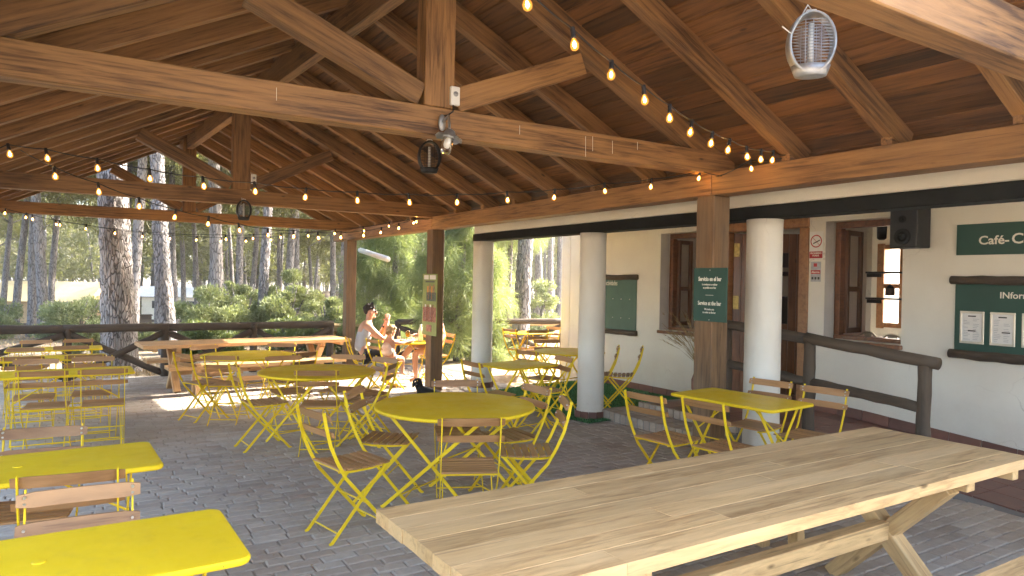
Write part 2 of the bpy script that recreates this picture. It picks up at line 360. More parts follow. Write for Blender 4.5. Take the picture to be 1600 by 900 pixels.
# ------------------------------------------------------------------ ground and terrace
def gz(X, Y):
    z = -.32 + .06*math.sin(X*.11+1)*math.sin(Y*.09)
    near = clamp((Y-9.0)/1.0)*clamp((X-4.6)/1.2)*clamp((17-Y)/5)*clamp((16-X)/5)
    z += near*.24
    d = math.hypot(X-3, Y-8)
    z -= .04*max(0, min(Y, 75)-20)
    if -3.2 < X < 9.5 and -5.8 < Y < 10.3: z = min(z, -.42)
    if -3.4 < X < 5.6 and -5.9 < Y < 14.5: z = min(z, -.46)
    return z
def ground():
    xs = sorted(set([-400, -250, -150, -100, -70, -50, -40, -30, -24, -20, -16] + [round(-13+.5*i, 2) for i in range(70)] + [24, 28, 34, 40, 50, 65, 80, 110, 160, 250, 400]))
    ys = sorted(set([-300, -150, -60, -30, -15, -8, -4] + [round(-2+.5*i, 2) for i in range(60)] + [29, 31, 34, 38, 43, 50, 60, 75, 95, 120, 160, 250, 500]))
    V = [(x, y, gz(x, y)+(random.uniform(-.03, .03) if y > 15 else 0)) for y in ys for x in xs]; n = len(xs)
    F = [(j*n+i, j*n+i+1, (j+1)*n+i+1, (j+1)*n+i) for j in range(len(ys)-1) for i in range(n-1)]
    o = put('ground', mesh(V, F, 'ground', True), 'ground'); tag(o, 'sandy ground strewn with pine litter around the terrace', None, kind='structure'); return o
ground()
def terrace():
    # bed of mortar under the bricks
    xs = [-3.2+.5*i for i in range(19)]; xs[-1] = 5.97; ys = [-5.7+.5*i for i in range(42)]; ys = [y for y in ys if y < 14.6]+[14.75]
    V = [(x, y, fz(x, y)-.011) for y in ys for x in xs]; n = len(xs); m = len(ys)
    F = [(j*n+i, j*n+i+1, (j+1)*n+i+1, (j+1)*n+i) for j in range(m-1) for i in range(n-1)]
    base = len(V); rim = [i for i in range(n)]+[j*n+n-1 for j in range(1, m)]+[(m-1)*n+i for i in range(n-2, -1, -1)]+[j*n for j in range(m-2, 0, -1)]
    for k in rim: V.append((V[k][0], V[k][1], -.7))
    L = len(rim)
    for a in range(L): F.append((rim[a], base+a, base+(a+1) % L, rim[(a+1) % L]))
    ter = put('terrace_floor', mesh(V, F, 'terrace_floor'), 'joint'); tag(ter, 'grey brown brick paved terrace floor', None, kind='structure')
    # bricks, rows running across the terrace
    P, Wd = .198, .098; cells = []
    for r in range(int(20.4/Wd)):
        y = -5.6+r*Wd+Wd/2
        if y > 14.7: break
        off = (r % 2)*P/2+random.uniform(-.03, .03)
        x = -3.1+off
        while x < 5.85:
            L = P*random.uniform(.86, 1.14)
            cells.append((x+L/2, y, L)); x += L
    vis = []
    for i, (x, y, L) in enumerate(cells):
        u, v, d = to_px((x, y, fz(x, y)))
        if d > 1 and 150 < u < 760 and 690 < v < 905 and not (u > 600 and v > 790+(-.17)*(u-600)): vis.append((d, i))
    near = set(i for _, i in sorted(vis)[:300])
    protos = {}
    def brickverts(x, y, L, rot, dz, tilt):
        l, w = L/2-.0045, Wd/2-.0045; c = .007
        out = []
        for (a, b, h) in ((-l, -w, -.012), (l, -w, -.012), (l, w, -.012), (-l, w, -.012), (-l, -w, -.005), (l, -w, -.005), (l, w, -.005), (-l, w, -.005), (-l+c, -w+c, 0), (l-c, -w+c, 0), (l-c, w-c, 0), (-l+c, w-c, 0)):
            a += random.uniform(-.003, .003); b += random.uniform(-.002, .002)
            out.append((a*math.cos(rot)-b*math.sin(rot), a*math.sin(rot)+b*math.cos(rot), h+dz+tilt*a))
        return out
    FB = [(8, 9, 10, 11)]
    for k in range(4):
        FB += [(k, (k+1) % 4, 4+(k+1) % 4, 4+k), (4+k, 4+(k+1) % 4, 8+(k+1) % 4, 8+k)]
    pm = []
    for k in range(12):
        me = mesh(brickverts(0, 0, P, random.uniform(-.02, .02), 0, random.uniform(-.012, .012)), FB, 'brick'); me.materials.append(M['brick']); pm.append(me)
    V, F = [], []
    for i, (x, y, L) in enumerate(cells):
        z = fz(x, y)+random.uniform(-.002, .002)
        if i in near:
            o = put('brick', random.choice(pm), None, ter, Matrix.Translation((x, y, z)) @ Matrix.Diagonal((L/P, 1, 1, 1)))
        else:
            b = len(V); V += [(x+a, y+c, z+h) for a, c, h in brickverts(0, 0, L, random.uniform(-.02, .02), 0, random.uniform(-.012, .012))]
            F += [tuple(b+q for q in f) for f in FB]
    o = put('paving_bricks', mesh(V, F, 'paving_bricks'), 'brick', ter); o['kind'] = 'stuff'
    return ter
TER = terrace()
# porch platform of terracotta tiles, ramping down towards the camera
def pz(Y): return .2 if Y > 4.7 else (.03 if Y < 2.4 else .03+.17*(Y-2.4)/2.3)
def porch():
    ys = [-1.2, 2.4, 4.7, 6.45]; V = []; F = []
    for y in ys: V += [(5.91, y, pz(y)-.012), (7.42, y, pz(y)-.012), (5.91, y, -.5), (7.42, y, -.5)]
    for j in range(3):
        a = 4*j; b = a+4; F += [(a, a+1, b+1, b), (a, b, b+2, a+2), (a+1, a+3, b+3, b+1)]
    F += [(0, 2, 3, 1), (12, 13, 15, 14)]
    po = put('porch_floor', mesh(V, F, 'porch_floor'), 'grout'); tag(po, 'terracotta tiled porch floor with a ramp', None, kind='structure')
    for j in range(26):
        for i in range(5):
            y0 = -1.2+j*.3; y1 = y0+.3
            if y1 > 6.5: continue
            p0 = Vector((5.915+.15+.299*i, y0+.004, pz(y0))); p1 = Vector((5.915+.15+.299*i, y1-.004, pz(y1)))
            beam('tile', p0+Vector((0, 0, -.006)), p1+Vector((0, 0, -.006)), .29, .012, 'terra', po, c=.003)
    # two brick steps by the door
    st = put('brick_steps', boxmesh(.40, 1.80, .50, 0, 'grout'), None, None, Matrix.Translation((5.705, 5.85, -.16))); tag(st, 'low step of pale bricks in front of the cafe door', 'step')
    for k in range(18):
        y = 4.95+.1*k+.05
        box('brick', (5.50, y-.044, -.01), (5.70, y+.044, .10), 'stepbrick', st, .006)
        box('brick', (5.71, y-.044, .05), (5.895, y+.044, .10), 'stepbrick', st, .006)
    for k in range(15):
        y = 4.95+.1*k+.05
        box('brick', (5.87, y-.044, .105), (5.915, y+.044, .205), 'stepbrick', st, .006)
    return po
porch()
def turf():
    xs = [5.12+.35*i for i in range(7)]; xs[-1] = 7.36; ys = [6.5+.4*i for i in range(8)]
    V = [(x+(.05*math.sin(y*5) if x < 5.2 else 0), y, max(fz(x, y), fz(x-.3, y))+.018) for y in ys for x in xs]; n = len(xs)
    F = [(j*n+i, j*n+i+1, (j+1)*n+i+1, (j+1)*n+i) for j in range(len(ys)-1) for i in range(n-1)]
    o = put('turf_mat', mesh(V, F, 'turf_mat', True), plain_key('turfbase', (.03, .14, .045), .9, 40, .4, .6)); tag(o, 'green artificial turf mat under the tables by the white wall', 'turf')
    N = 26000; x = rng.uniform(5.14, 7.34, N); y = rng.uniform(6.51, 9.29, N); a = rng.uniform(0, 6.28, N); h = rng.uniform(.012, .03, N)
    z = np.array([fz(i, j) for i, j in zip(x, y)])+.016
    P = np.stack([x, y, z], 1); s = np.stack([np.cos(a), np.sin(a), 0*a], 1)*.006; t = np.stack([rng.normal(0, .01, N), rng.normal(0, .01, N), h], 1)
    g = tri_mesh('turf_blades', P-s, P+s, P+t); g.materials.append(M['turf']); b = put('turf_blades', g, None, o); b['kind'] = 'stuff'
def plain_key(k, *a):
    n, c, r, ns, v, bm = (k,)+a
    M[k] = plain(k, c, r, 0, ns, v, bm); return k
def tri_mesh(name, A, B, C):
    n = len(A); V = np.empty((n*3, 3), dtype=np.float32); V[0::3] = A; V[1::3] = B; V[2::3] = C
    me = bpy.data.meshes.new(name); me.vertices.add(3*n); me.vertices.foreach_set('co', V.ravel())
    me.loops.add(3*n); me.loops.foreach_set('vertex_index', np.arange(3*n, dtype=np.int32))
    me.polygons.add(n); me.polygons.foreach_set('loop_start', np.arange(0, 3*n, 3, dtype=np.int32)); me.polygons.foreach_set('loop_total', np.full(n, 3, dtype=np.int32))
    me.update(); return me
turf()
# ------------------------------------------------------------------ timber pavilion
XP = 4.89; TY = [4.43, 10.16, 14.25]; SP = (14.25-4.43)/12
def xr(Y): return 2.11-.0326*(Y-4.43)                 # ridge line
def xl(Y): return 2*xr(Y)-4.785                       # inner face of the left plate
def rb(Y): return 2.71+.5*(4.785-xr(Y))               # underside of rafters at the ridge
def zr(X, Y): return 2.71+.5*(4.785-X) if X >= xr(Y) else 2.71+.5*(X-xl(Y))
PV = thing('timber_pavilion', 'open timber pavilion roof of trusses, rafters and boards over the terrace', 'pavilion', (2, 8, 0))
for i, Y in enumerate([1.48]+TY):
    beam('post', (XP, Y, fz(XP, Y)-.02), (XP, Y, 2.444), .208, .208, 'postw', PV, up=(0, 1, 0), c=.008)
    beam('post', (xl(Y)-.105, Y, fz(-1, Y)-.02), (xl(Y)-.105, Y, 2.444), .208, .208, 'postw', PV, up=(0, 1, 0), c=.008)
for a, b in ((.5, 4.36), (4.366, 10.09), (10.096, 15.06)):
    beam('plate_beam', (XP, a, 2.546), (XP, b, 2.546), .21, .202, 'beam', PV, c=.006)
    beam('plate_beam', (xl(a)-.105, a, 2.546), (xl(b)-.105, b, 2.546), .21, .202, 'beam', PV, c=.006)
beam('ridge_beam', (xr(.5), .5, rb(.5)-.14), (xr(4.43), 4.43, rb(4.43)-.14), .11, .30, 'beam', PV)
for a, b, d0, d1 in ((4.436, 10.16, .15, .12), (10.166, 15.3, .12, .10)):
    beam('ridge_beam', (xr(a), a, rb(a)-d0+.01), (xr(b), b, rb(b)-d1+.01), .11, .26, 'beam', PV)
ry = [4.43+SP*k for k in range(-4, 14)]
for k, Y in enumerate(ry):
    tr = any(abs(Y-t) < .05 for t in TY)
    w, h = (.135, .19) if tr else (.095, .165)
    for side in (1, -1):
        X0 = xr(Y)+side*.03; X1 = 5.03 if side > 0 else xl(Y)-.56
        off = (h/2)/math.cos(math.atan(.5))
        zf = lambda X: (2.71+.5*(4.785-X) if side > 0 else 2.71+.5*(X-xl(Y)))+off
        o = beam('rafter', (X0, Y, zf(X0)), (X1, Y, zf(X1)), w, h, 'beam', PV)
        xb = 4.80 if side > 0 else xl(Y)-.015
        if not tr: box('rafter_block', (xb-(.0 if side > 0 else .12), Y-.04, 2.650), (xb+(.12 if side > 0 else 0), Y+.04, 2.712), 'beam', PV, .003)
def truss(Y, full=True):
    a, b = xl(Y)-.30, 5.08
    beam('tie_beam', (a, Y, 2.733), (b, Y, 2.733), .15, .196, 'beam', PV, c=.006)
    X = xr(Y)
    beam('king_post', (X, Y, 2.834), (X, Y, rb(Y)-.02), .15, .225, 'beam', PV, up=(1, 0, 0), c=.006)
    for s in (1, -1):
        X0 = X+s*.13; X1 = X+s*1.24; z1 = rb(Y)-.5*1.24
        beam('strut', (X0, Y, 2.90), (X1, Y, z1-.07), .13, .165, 'beam', PV, c=.006)
for Y in TY: truss(Y)
Y0 = 1.48
beam('tie_beam', (xl(Y0)-.3, Y0, 2.742), (5.08, Y0, 2.742), .15, .215, 'beam', PV, c=.006)
beam('king_post', (xr(Y0), Y0, 2.85), (xr(Y0), Y0, rb(Y0)-.02), .15, .225, 'beam', PV, up=(1, 0, 0), c=.006)
# roof boards, laid along the ridge on top of the rafters
hz = .165/math.cos(math.atan(.5))+.004
NB = 21
cuts = [.55, 3.61+.0, 7.7, 11.0, 15.35]
for side in (1, -1):
    for k in range(NB):
        cc = [c + (SP*random.choice((-1, 0, 1)) if 0 < j < 4 else 0) for j, c in enumerate(cuts)]
        for j in range(4):
            V = []
            for Y in (cc[j]+.0015, cc[j+1]-.0015):
                Xr = xr(Y); Xe = 5.24 if side > 0 else xl(Y)-.62
                for f in (k/NB, (k+1)/NB-.085/NB):
                    X = Xe+(Xr-Xe)*f
                    z = (2.71+.5*(4.785-X) if side > 0 else 2.71+.5*(X-xl(Y)))+hz+.0015*((k*7+j*3) % 3)
                    V += [(X, Y, z), (X, Y, z+.022)]
            m0 = Vector((sum(v[0] for v in V)/8, sum(v[1] for v in V)/8, sum(v[2] for v in V)/8))
            # local frame with x along the board so that the grain runs lengthwise
            Q = Matrix(((0, 1, 0, m0.x), (1, 0, 0, m0.y), (0, 0, -1, m0.z), (0, 0, 0, 1)))
            Qi = Q.inverted(); V = [Qi @ Vector(v) for v in V]
            put('roof_board', mesh(V, [(0, 2, 6, 4), (1, 5, 7, 3), (0, 1, 3, 2), (4, 6, 7, 5), (0, 4, 5, 1), (2, 3, 7, 6)], 'roof_board'), 'board', PV, Q)
for side in (1, -1):  # unseen dark sheet above the boards, added to block light
    V = []
    for Y in (.53, 15.38):
        Xr = xr(Y); Xe = 5.28 if side > 0 else xl(Y)-.65
        for X in (Xe, Xr-side*.02):
            z = (2.71+.5*(4.785-X) if side > 0 else 2.71+.5*(X-xl(Y)))+hz+.045
            V += [(X, Y, z), (X, Y, z+.06)]
    put('roof_light_block', mesh(V, [(0, 2, 6, 4), (1, 5, 7, 3), (0, 1, 3, 2), (4, 6, 7, 5), (0, 4, 5, 1), (2, 3, 7, 6)], 'roof_light_block'), 'blackbeam', PV)
# pale scuffs where nails and paper were, on the main tie
for x, y0, y1 in ((432, 137, 157), (1053, 0, 0)):
    if y1:
        a = at_y(x, y0, 4.353); b = at_y(x, y1, 4.353); beam('scuff', a, b, .0015, .006, 'cream', PV, up=(0, 1, 0), c=0)
for x, y0, y1 in ((812, 196, 210), (915, 213, 245), (926, 213, 236), (957, 220, 240), (996, 222, 234)):
    a = at_y(x, y0, 4.353); b = at_y(x, y1, 4.353); beam('scuff', a, b, .0015, .004, 'cream', PV, up=(0, 1, 0), c=0)
tube('gutter_pipe', [at_depth(563, 391, 16.0), at_depth(606, 405, 14.2)], .06, 'white', PV)
# ------------------------------------------------------------------ cafe building
BD = thing('cafe_building', 'white plastered cafe building with a columned porch and wooden door and windows', 'building', (7.4, 4, 0))
WX, WT = 7.4, .28
OPEN = [(4.10, 5.00, 1.05, 2.41), (5.24, 6.53, .18, 2.44), (6.90, 7.70, .97, 2.40)]
def front_wall():
    ysb = sorted(set([-1.5, 9.93]+[v for o in OPEN for v in o[:2]])); zsb = sorted(set([-.6, 3.6]+[v for o in OPEN for v in o[2:]]))
    def hole(y, z): return any(a < y < b and c < z < d for a, b, c, d in OPEN)
    V, F, idx = [], [], {}
    def vid(x, y, z):
        k = (x, y, z)
        if k not in idx: idx[k] = len(V); V.append(k)
        return idx[k]
    solid = {}
    for i in range(len(ysb)-1):
        for j in range(len(zsb)-1): solid[i, j] = not hole((ysb[i]+ysb[i+1])/2, (zsb[j]+zsb[j+1])/2)
    for (i, j), s in solid.items():
        if not s: continue
        y0, y1, z0, z1 = ysb[i], ysb[i+1], zsb[j], zsb[j+1]; a, b = WX, WX+WT
        F.append((vid(a, y0, z0), vid(a, y0, z1), vid(a, y1, z1), vid(a, y1, z0)))
        F.append((vid(b, y0, z0), vid(b, y1, z0), vid(b, y1, z1), vid(b, y0, z1)))
        if not solid.get((i-1, j)): F.append((vid(a, y0, z0), vid(b, y0, z0), vid(b, y0, z1), vid(a, y0, z1)))
        if not solid.get((i+1, j)): F.append((vid(a, y1, z0), vid(a, y1, z1), vid(b, y1, z1), vid(b, y1, z0)))
        if not solid.get((i, j-1)): F.append((vid(a, y0, z0), vid(a, y1, z0), vid(b, y1, z0), vid(b, y0, z0)))
        if not solid.get((i, j+1)): F.append((vid(a, y0, z1), vid(b, y0, z1), vid(b, y1, z1), vid(a, y1, z1)))
    return mesh(V, F, 'wall')
put('wall', front_wall(), 'plaster', BD)
box('wall', (WX+.0, 9.94, -.6), (12.2, 10.2, 3.6), 'plaster', BD, .01)
box('wall', (WX, -1.8, -.6), (12.2, -1.505, 3.6), 'plaster', BD, .01)
# back wall with one window that lets daylight in
b0 = at_x(1378, 400, 11.9); b1 = at_x(1409, 500, 11.9); wy0, wy1, wz0, wz1 = b1.y-.55, b0.y-.0, b1.z-.1, b0.z+.15
for lo, hi in (((11.9, -1.5, -.6), (12.2, wy0, 3.6)), ((11.9, wy1, -.6), (12.2, 9.94, 3.6)), ((11.9, wy0, -.6), (12.2, wy1, wz0)), ((11.9, wy0, wz1), (12.2, wy1, 3.6))):
    box('wall', lo, hi, 'plaster', BD, 0)
box('ceiling', (WX+WT, -1.5, 2.75), (11.9, 9.94, 2.9), 'plaster', BD, 0)
box('inner_floor', (WX+WT, -1.5, -.1), (11.9, 9.94, .19), 'terra', BD, 0)
box('threshold', (7.42, 5.24, .1), (7.68, 6.53, .196), 'terra', BD, 0)
def back_window():
    f = box('window_frame', (11.86, wy0-.06, wz0-.06), (11.90, wy0+.06, wz1+.06), 'frame', BD)
    box('window_frame', (11.86, wy1-.06, wz0-.06), (11.90, wy1+.06, wz1+.06), 'frame', BD)
    m = (wy0+wy1)/2
    box('window_frame', (11.862, m-.13, wz0), (11.902, m+.13, wz1), 'frame', BD)
    for z in (wz0, (wz0+wz1)/2, wz1): box('window_frame', (11.866, wy0+.06, z-.04), (11.898, wy1-.06, z+.04), 'frame', BD)
back_window()
# porch: ceiling, lintel, black beam, columns
box('porch_ceiling', (5.52, -1.5, 2.56), (7.40, 9.7, 2.66), 'plaster', BD, 0)
box('lintel_wall', (5.34, -1.5, 2.386), (5.54, 9.72, 3.0), 'plaster', BD, .01)
box('porch_beam', (5.33, -1.5, 2.262), (5.55, 9.745, 2.384), 'blackbeam', BD, .01)
for Y in (1.6, 4.30, 6.84, 9.58):
    z0 = -.15 if Y > 8 else -.02
    lathe('column', [(.168, z0), (.168, .06), (.172, .09), (.164, .12), (.162, 1.2), (.160, 2.15), (.164, 2.262)], 'plaster', BD, 28, Matrix.Translation((5.44, Y, 0)))
    for k in range(12):
        a = 2*math.pi*k/12; q = Vector((5.44+.182*math.cos(a), Y+.182*math.sin(a), .035)); t = Vector((-math.sin(a), math.cos(a), 0))*.046
        beam('base_tile', q-t, q+t, .014, .085, 'terra', BD, c=.002)
# unseen roof over the building, sloped and sized to block the sun
V = [(5.18, -1.9, 2.98), (5.18, 9.85, 2.98), (9.3, -1.9, 4.9), (9.3, 10.4, 4.9), (12.7, -1.9, 3.4), (12.7, 10.4, 3.4)]
put('roof', mesh(V+[(x, y, z+.12) for x, y, z in V], [(0, 2, 3, 1), (2, 4, 5, 3), (6, 7, 9, 8), (8, 9, 11, 10), (0, 1, 7, 6), (4, 10, 11, 5), (0, 6, 8, 2), (2, 8, 10, 4), (1, 3, 9, 7), (3, 5, 11, 9)], 'roof'), 'terra', BD)
put('gable', mesh([(7.4, 10.1, 3.6), (12.2, 10.1, 3.6), (9.3, 10.1, 4.85), (7.4, 9.95, 3.6), (12.2, 9.95, 3.6), (9.3, 9.95, 4.85)], [(0, 1, 2), (5, 4, 3), (0, 2, 5, 3), (1, 4, 5, 2), (0, 3, 4, 1)], 'gable'), 'plaster', BD)
# baseboard tiles
y = -1.2
while y < 9.6:
    y1 = y+.3
    if not (5.2 < (y+y1)/2 < 6.56):
        za = pz(y) if y < 6.4 else .0; zb = pz(y1) if y < 6.4 else .0
        beam('baseboard_tile', (7.392, y+.003, za+.055), (7.392, y1-.003, zb+.055), .016, .11, 'terra', BD, c=.003)
    y = y1
def casement(y0, y1, z0, z1, leaf_open=True, hinge_hi=True):
    fx = WX+.20
    w = box('window', (fx-.03, y0, z0-.045), (fx+.07, y1, z0+.045), 'frame' if 0 else 'doorw', BD)
    box('window_frame', (fx-.025, y0, z1-.075), (fx+.065, y1, z1-.001), 'doorw', w)
    box('window_frame', (fx-.027, y0+.001, z0+.046), (fx+.067, y0+.07, z1-.076), 'doorw', w)
    box('window_frame', (fx-.027, y1-.07, z0+.046), (fx+.067, y1-.001, z1-.076), 'doorw', w)
    box('sill', (WX-.045, y0-.02, z0-.05), (fx-.031, y1+.02, z0-.003), 'doorw', w, .008)
    # open casement leaf, hinged at the far jamb and swung inwards
    hy = y1-.08; ang = R(98); L = (y1-y0)-.16 if leaf_open else 0
    if leaf_open:
        L *= .55
        d = Vector((math.sin(ang), -math.cos(ang), 0)); o = Vector((fx+.07, hy, 0))
        def q(s, z): return o+d*s+Vector((0, 0, z))
        for s in (.03, L-.03): beam('casement_leaf', q(s, z0+.06), q(s, z1-.09), .04, .062, 'doorw', w, up=(d.x, d.y, 0))
        for z in (z0+.09, (z0+z1)/2-.1, z1-.12): beam('casement_leaf', q(.062, z), q(L-.062, z), .036, .06, 'doorw', w)
        put('pane', mesh([q(.06, z0+.1), q(L-.06, z0+.1), q(L-.06, z1-.13), q(.06, z1-.13)], [(0, 1, 2, 3)], 'pane'), 'glass', w)
    return w
casement(4.10, 4.99, 1.05, 2.41); casement(6.91, 7.69, .97, 2.40)
for a, b, c, d in (OPEN[0], OPEN[2]):      # thin grey sheet on the far jamb of each window
    box('reveal', (WX-.002, b-.006, c+.001), (WX+.168, b-.001, d-.001), 'reveal', BD, 0)
def door():
    y0, y1, z0, z1 = 5.24, 6.53, .2, 2.44
    d = box('door_frame', (WX-.03, y1-.10, z0), (WX+.12, y1+.035, z1-.085), 'frame', BD, .006)
    box('frame_jamb', (WX-.03, y0-.03, z0), (WX+.12, y0+.09, z1-.085), 'frame', d, .006)
    box('frame_head', (WX-.032, y0-.03, z1-.084), (WX+.118, y1+.035, z1+.03), 'frame', d, .006)
    # leaf swung into the room, made of upright boards around a glazed light
    ang = R(48); u = Vector((math.sin(ang), -math.cos(ang), 0)); o = Vector((WX+.10, y1-.11, 0)); q = lambda s, z: o+u*s+Vector((0, 0, z))
    L = 1.0; lf = beam('door', q(.05, z0+.02), q(.05, z1-.10), .045, .10, 'doorw', BD, up=(u.x, u.y, 0))
    for k in range(1, 10):
        s = .05+.1*k
        if 3 <= k <= 6:
            beam('door_board', q(s, z0+.02), q(s, z0+.95), .04, .096, 'doorw', lf, up=(u.x, u.y, 0)); beam('door_board', q(s, z1-.35), q(s, z1-.10), .04, .096, 'doorw', lf, up=(u.x, u.y, 0))
        else: beam('door_board', q(s, z0+.02), q(s, z1-.10), .04, .096, 'doorw', lf, up=(u.x, u.y, 0))
    put('pane', mesh([q(.3, z0+.95), q(.7, z0+.95), q(.7, z1-.35), q(.3, z1-.35)], [(0, 1, 2, 3)], 'pane'), 'glass', lf)
    n = Vector((-u.y, u.x, 0))
    for z in (1.42, 2.12):
        h = beam('hinge', q(.06, z-.09)-Vector((.035, .0, 0)), q(.06, z+.09)-Vector((.035, .0, 0)), .012, .075, 'brass', lf, up=(u.x, u.y, 0))
door()
# ------------------------------------------------------------------ furniture
def make_chair(screws):
    c = thing('folding_chair', 'proto', 'chair')
    up = [(-.285, .83), (-.268, .74), (-.236, .62), (-.19, .515), (-.13, .405), (.215, .012), (.235, .004)]
    for s in (-1, 1): ribbon('back_upright', up, s*.178, .007, .021, 'yellow', c)
    lg = [(.175, .447), (-.205, .012), (-.225, .004)]
    for s in (-1, 1): ribbon('leg', lg, s*.160, .007, .021, 'yellow', c)
    for s in (-1, 1): ribbon('seat_rail', [(-.165, .442), (-.08, .432), (.06, .432), (.19, .445)], s*.15, .007, .014, 'yellow', c)
    for nm, (y, z), hw in (('seat_rod', (-.155, .448), .178), ('foot_rod', (.175, .06), .176), ('foot_rod', (-.165, .06), .16), ('pivot_rod', (.036, .216), .176)):
        V, F = tube_data([(-hw, y, z), (hw, y, z)], .0055 if nm != 'seat_rod' else .007, 6); put(nm, mesh(V, F, nm), 'yellow', c)
    for k in range(7):
        y = -.150+k*.054; t = (y-.02)/.19; z = .449+.012*t*t-.006
        sl = put('seat_slat', boxmesh(.36, .043, .013, .004, 'slat'), None, c, Matrix.Translation((0, y, z+.008)) @ Matrix.Rotation(.13*t, 4, 'X'))
    # curved back slats
    for z, yy, hh in ((.795, -.262, .052), (.69, -.238, .046)):
        V, F = [], []; n = 9
        for i in range(n):
            x = -.205+.41*i/(n-1); yc = yy-.012*(1-(x/.205)**2)+.004
            r = .006 if 0 < i < n-1 else .0
            h = hh/2 if 0 < i < n-1 else hh/2-.006
            for sy, sz in ((-1, -1), (1, -1), (1, 1), (-1, 1)): V.append((x, yc+sy*.006+(.03*sz*h/hh*-.7), sz*h))
        for i in range(n-1):
            for k in range(4): F.append((4*i+k, 4*i+4+k, 4*i+4+(k+1) % 4, 4*i+(k+1) % 4))
        F.append((0, 1, 2, 3)); F.append(tuple(4*(n-1)+k for k in (3, 2, 1, 0)))
        bs = put('back_slat', mesh(V, F, 'back_slat'), 'slat', c, Matrix.Translation((0, 0, z)))
        if screws:
            for sx in (-1, 1):
                for dz in ((-.012, .012) if z > .75 else (0,)):
                    V2, F2 = tube_data([(sx*.178, yy+.001, z+dz), (sx*.178, yy+.0135, z+dz)], .0055, 8); put('screw', mesh(V2, F2, 'screw'), 'steel', bs)
    return c
_pc = {True: make_chair(True), False: make_chair(False)}; _used = {True: False, False: False}
def chair(bx, by, th, label, group, near=False, z=None):
    near = bool(near); o = _pc[near] if not _used[near] else copy_tree(_pc[near]); _used[near] = True
    d = Vector((math.cos(R(th)), math.sin(R(th)))); X, Y = bx+.275*d.x, by+.275*d.y
    o.matrix_basis = Matrix.Translation((X, Y, fz(X, Y) if z is None else z)) @ Matrix.Rotation(R(th-90), 4, 'Z')
    tag(o, label, 'chair', group); return o
def x_legs(t, x, ys, h, sx=.0):
    for s, xo in ((1, .009), (-1, -.009)):
        ribbon('leg', [(s*ys, h-.012), (-s*ys*.98, .012), (-s*ys*1.03, .004)], x+xo, .007, .024, 'yellow', t)
def legs_pair(t, x0, ys, h):
    for x in (-x0, x0): x_legs(t, x, ys, h)
    for y, z in ((ys*.82, .075), (-ys*.82, .075), (0, h*.505)):
        V, F = tube_data([(-x0, y, z), (x0, y, z)], .006, 6); put('cross_rod', mesh(V, F, 'cross_rod'), 'yellow', t)
    for s in (-1, 1):
        V, F = tube_data([(s*x0, s*ys*.25, h*.62), (s*.05, s*.05, h-.02)], .006, 6); put('brace', mesh(V, F, 'brace'), 'yellow', t)
def round_table(x, y, d, label, rz, group='yellow tables'):
    t = thing('round_table', label, 'table', (0, 0, 0), group)
    r = d/2; lathe('tabletop', [(.0, .722), (r-.03, .722), (r-.004, .716), (r, .724), (r, .732), (r-.005, .739), (r-.02, .740), (.0, .7385)], 'yellow', t, 72)
    legs_pair(t, r*.52, r*.70, .722)
    t.matrix_basis = Matrix.Translation((x, y, fz(x, y))) @ Matrix.Rotation(rz, 4, 'Z'); return t
def rect_top(L, Wd, rad=.05):
    pts = []
    for cx, cy, a0 in ((L/2-rad, Wd/2-rad, 0), (-L/2+rad, Wd/2-rad, 90), (-L/2+rad, -Wd/2+rad, 180), (L/2-rad, -Wd/2+rad, 270)):
        for k in range(7): a = R(a0+15*k); pts.append((cx, cy, math.cos(a), math.sin(a)))
    V, F = [], []; n = len(pts)
    for off, z in ((-.022, .7215), (-.004, .716), (0, .723), (0, .732), (-.005, .7385), (-.016, .740)):
        for cx, cy, ca, sa in pts: V.append((cx+ca*(rad+off), cy+sa*(rad+off), z))
    for i in range(5):
        for k in range(n): F.append((i*n+k, i*n+(k+1) % n, (i+1)*n+(k+1) % n, (i+1)*n+k))
    F.append(tuple(5*n+k for k in range(n))); F.append(tuple(range(n-1, -1, -1)))
    me = mesh(V, F, 'tabletop'); return me
def rect_table(x, y, L, Wd, rz, label, group='yellow tables', parasol=True):
    t = thing('rectangular_table', label, 'table', (0, 0, 0), group)
    tp = put('tabletop', rect_top(L, Wd), 'yellow', t)
    lathe('hole_cap', [(.021, .7395), (.021, .7418), (.017, .743), (.0, .743)], 'yellow', tp, 16)
    legs_pair(t, L/2-.13, Wd*.42, .722)
    t.matrix_basis = Matrix.Translation((x, y, fz(x, y))) @ Matrix.Rotation(rz, 4, 'Z'); return t
G = 'folding chairs on the terrace'
round_table(2.38, 4.57, 1.17, 'large round yellow metal table in the middle, nearest of the round ones', R(30))
round_table(2.13, 7.15, 1.17, 'round yellow metal table just behind the nearest round one', R(20))
round_table(1.94, 9.55, 1.17, 'round yellow metal table farthest back, in front of the long larch picnic table', R(10))
round_table(5.72, 7.66, .96, 'round table on the turf behind the second white column', R(15))
rect_table(-.085, 2.645, 1.17, .58, R(1), 'bright yellow rectangular metal table nearest the camera at lower left')
rect_table(-.215, 4.0, 1.17, .58, R(2), 'yellow rectangular metal table second from the camera in the left row')
rect_table(-.05, 8.3, 1.17, .57, R(1), 'yellow rectangular metal table third from the camera in the left row')
rect_table(-.22, 10.3, 1.17, .57, R(1), 'yellow rectangular metal table fourth from the camera in the left row')
rect_table(-.22, 12.05, 1.17, .57, R(0), 'yellow rectangular metal table at the far end of the left row by the railing')
rect_table(4.58, 3.83, .97, .60, R(95), 'yellow rectangular metal table in front of the post with the green sign')
rect_table(4.32, 6.76, .77, .60, R(12), 'small yellow rectangular table left of the second white column')
rect_table(4.78, 10.95, .77, .60, R(-8), 'yellow table with drinks where the family sits')
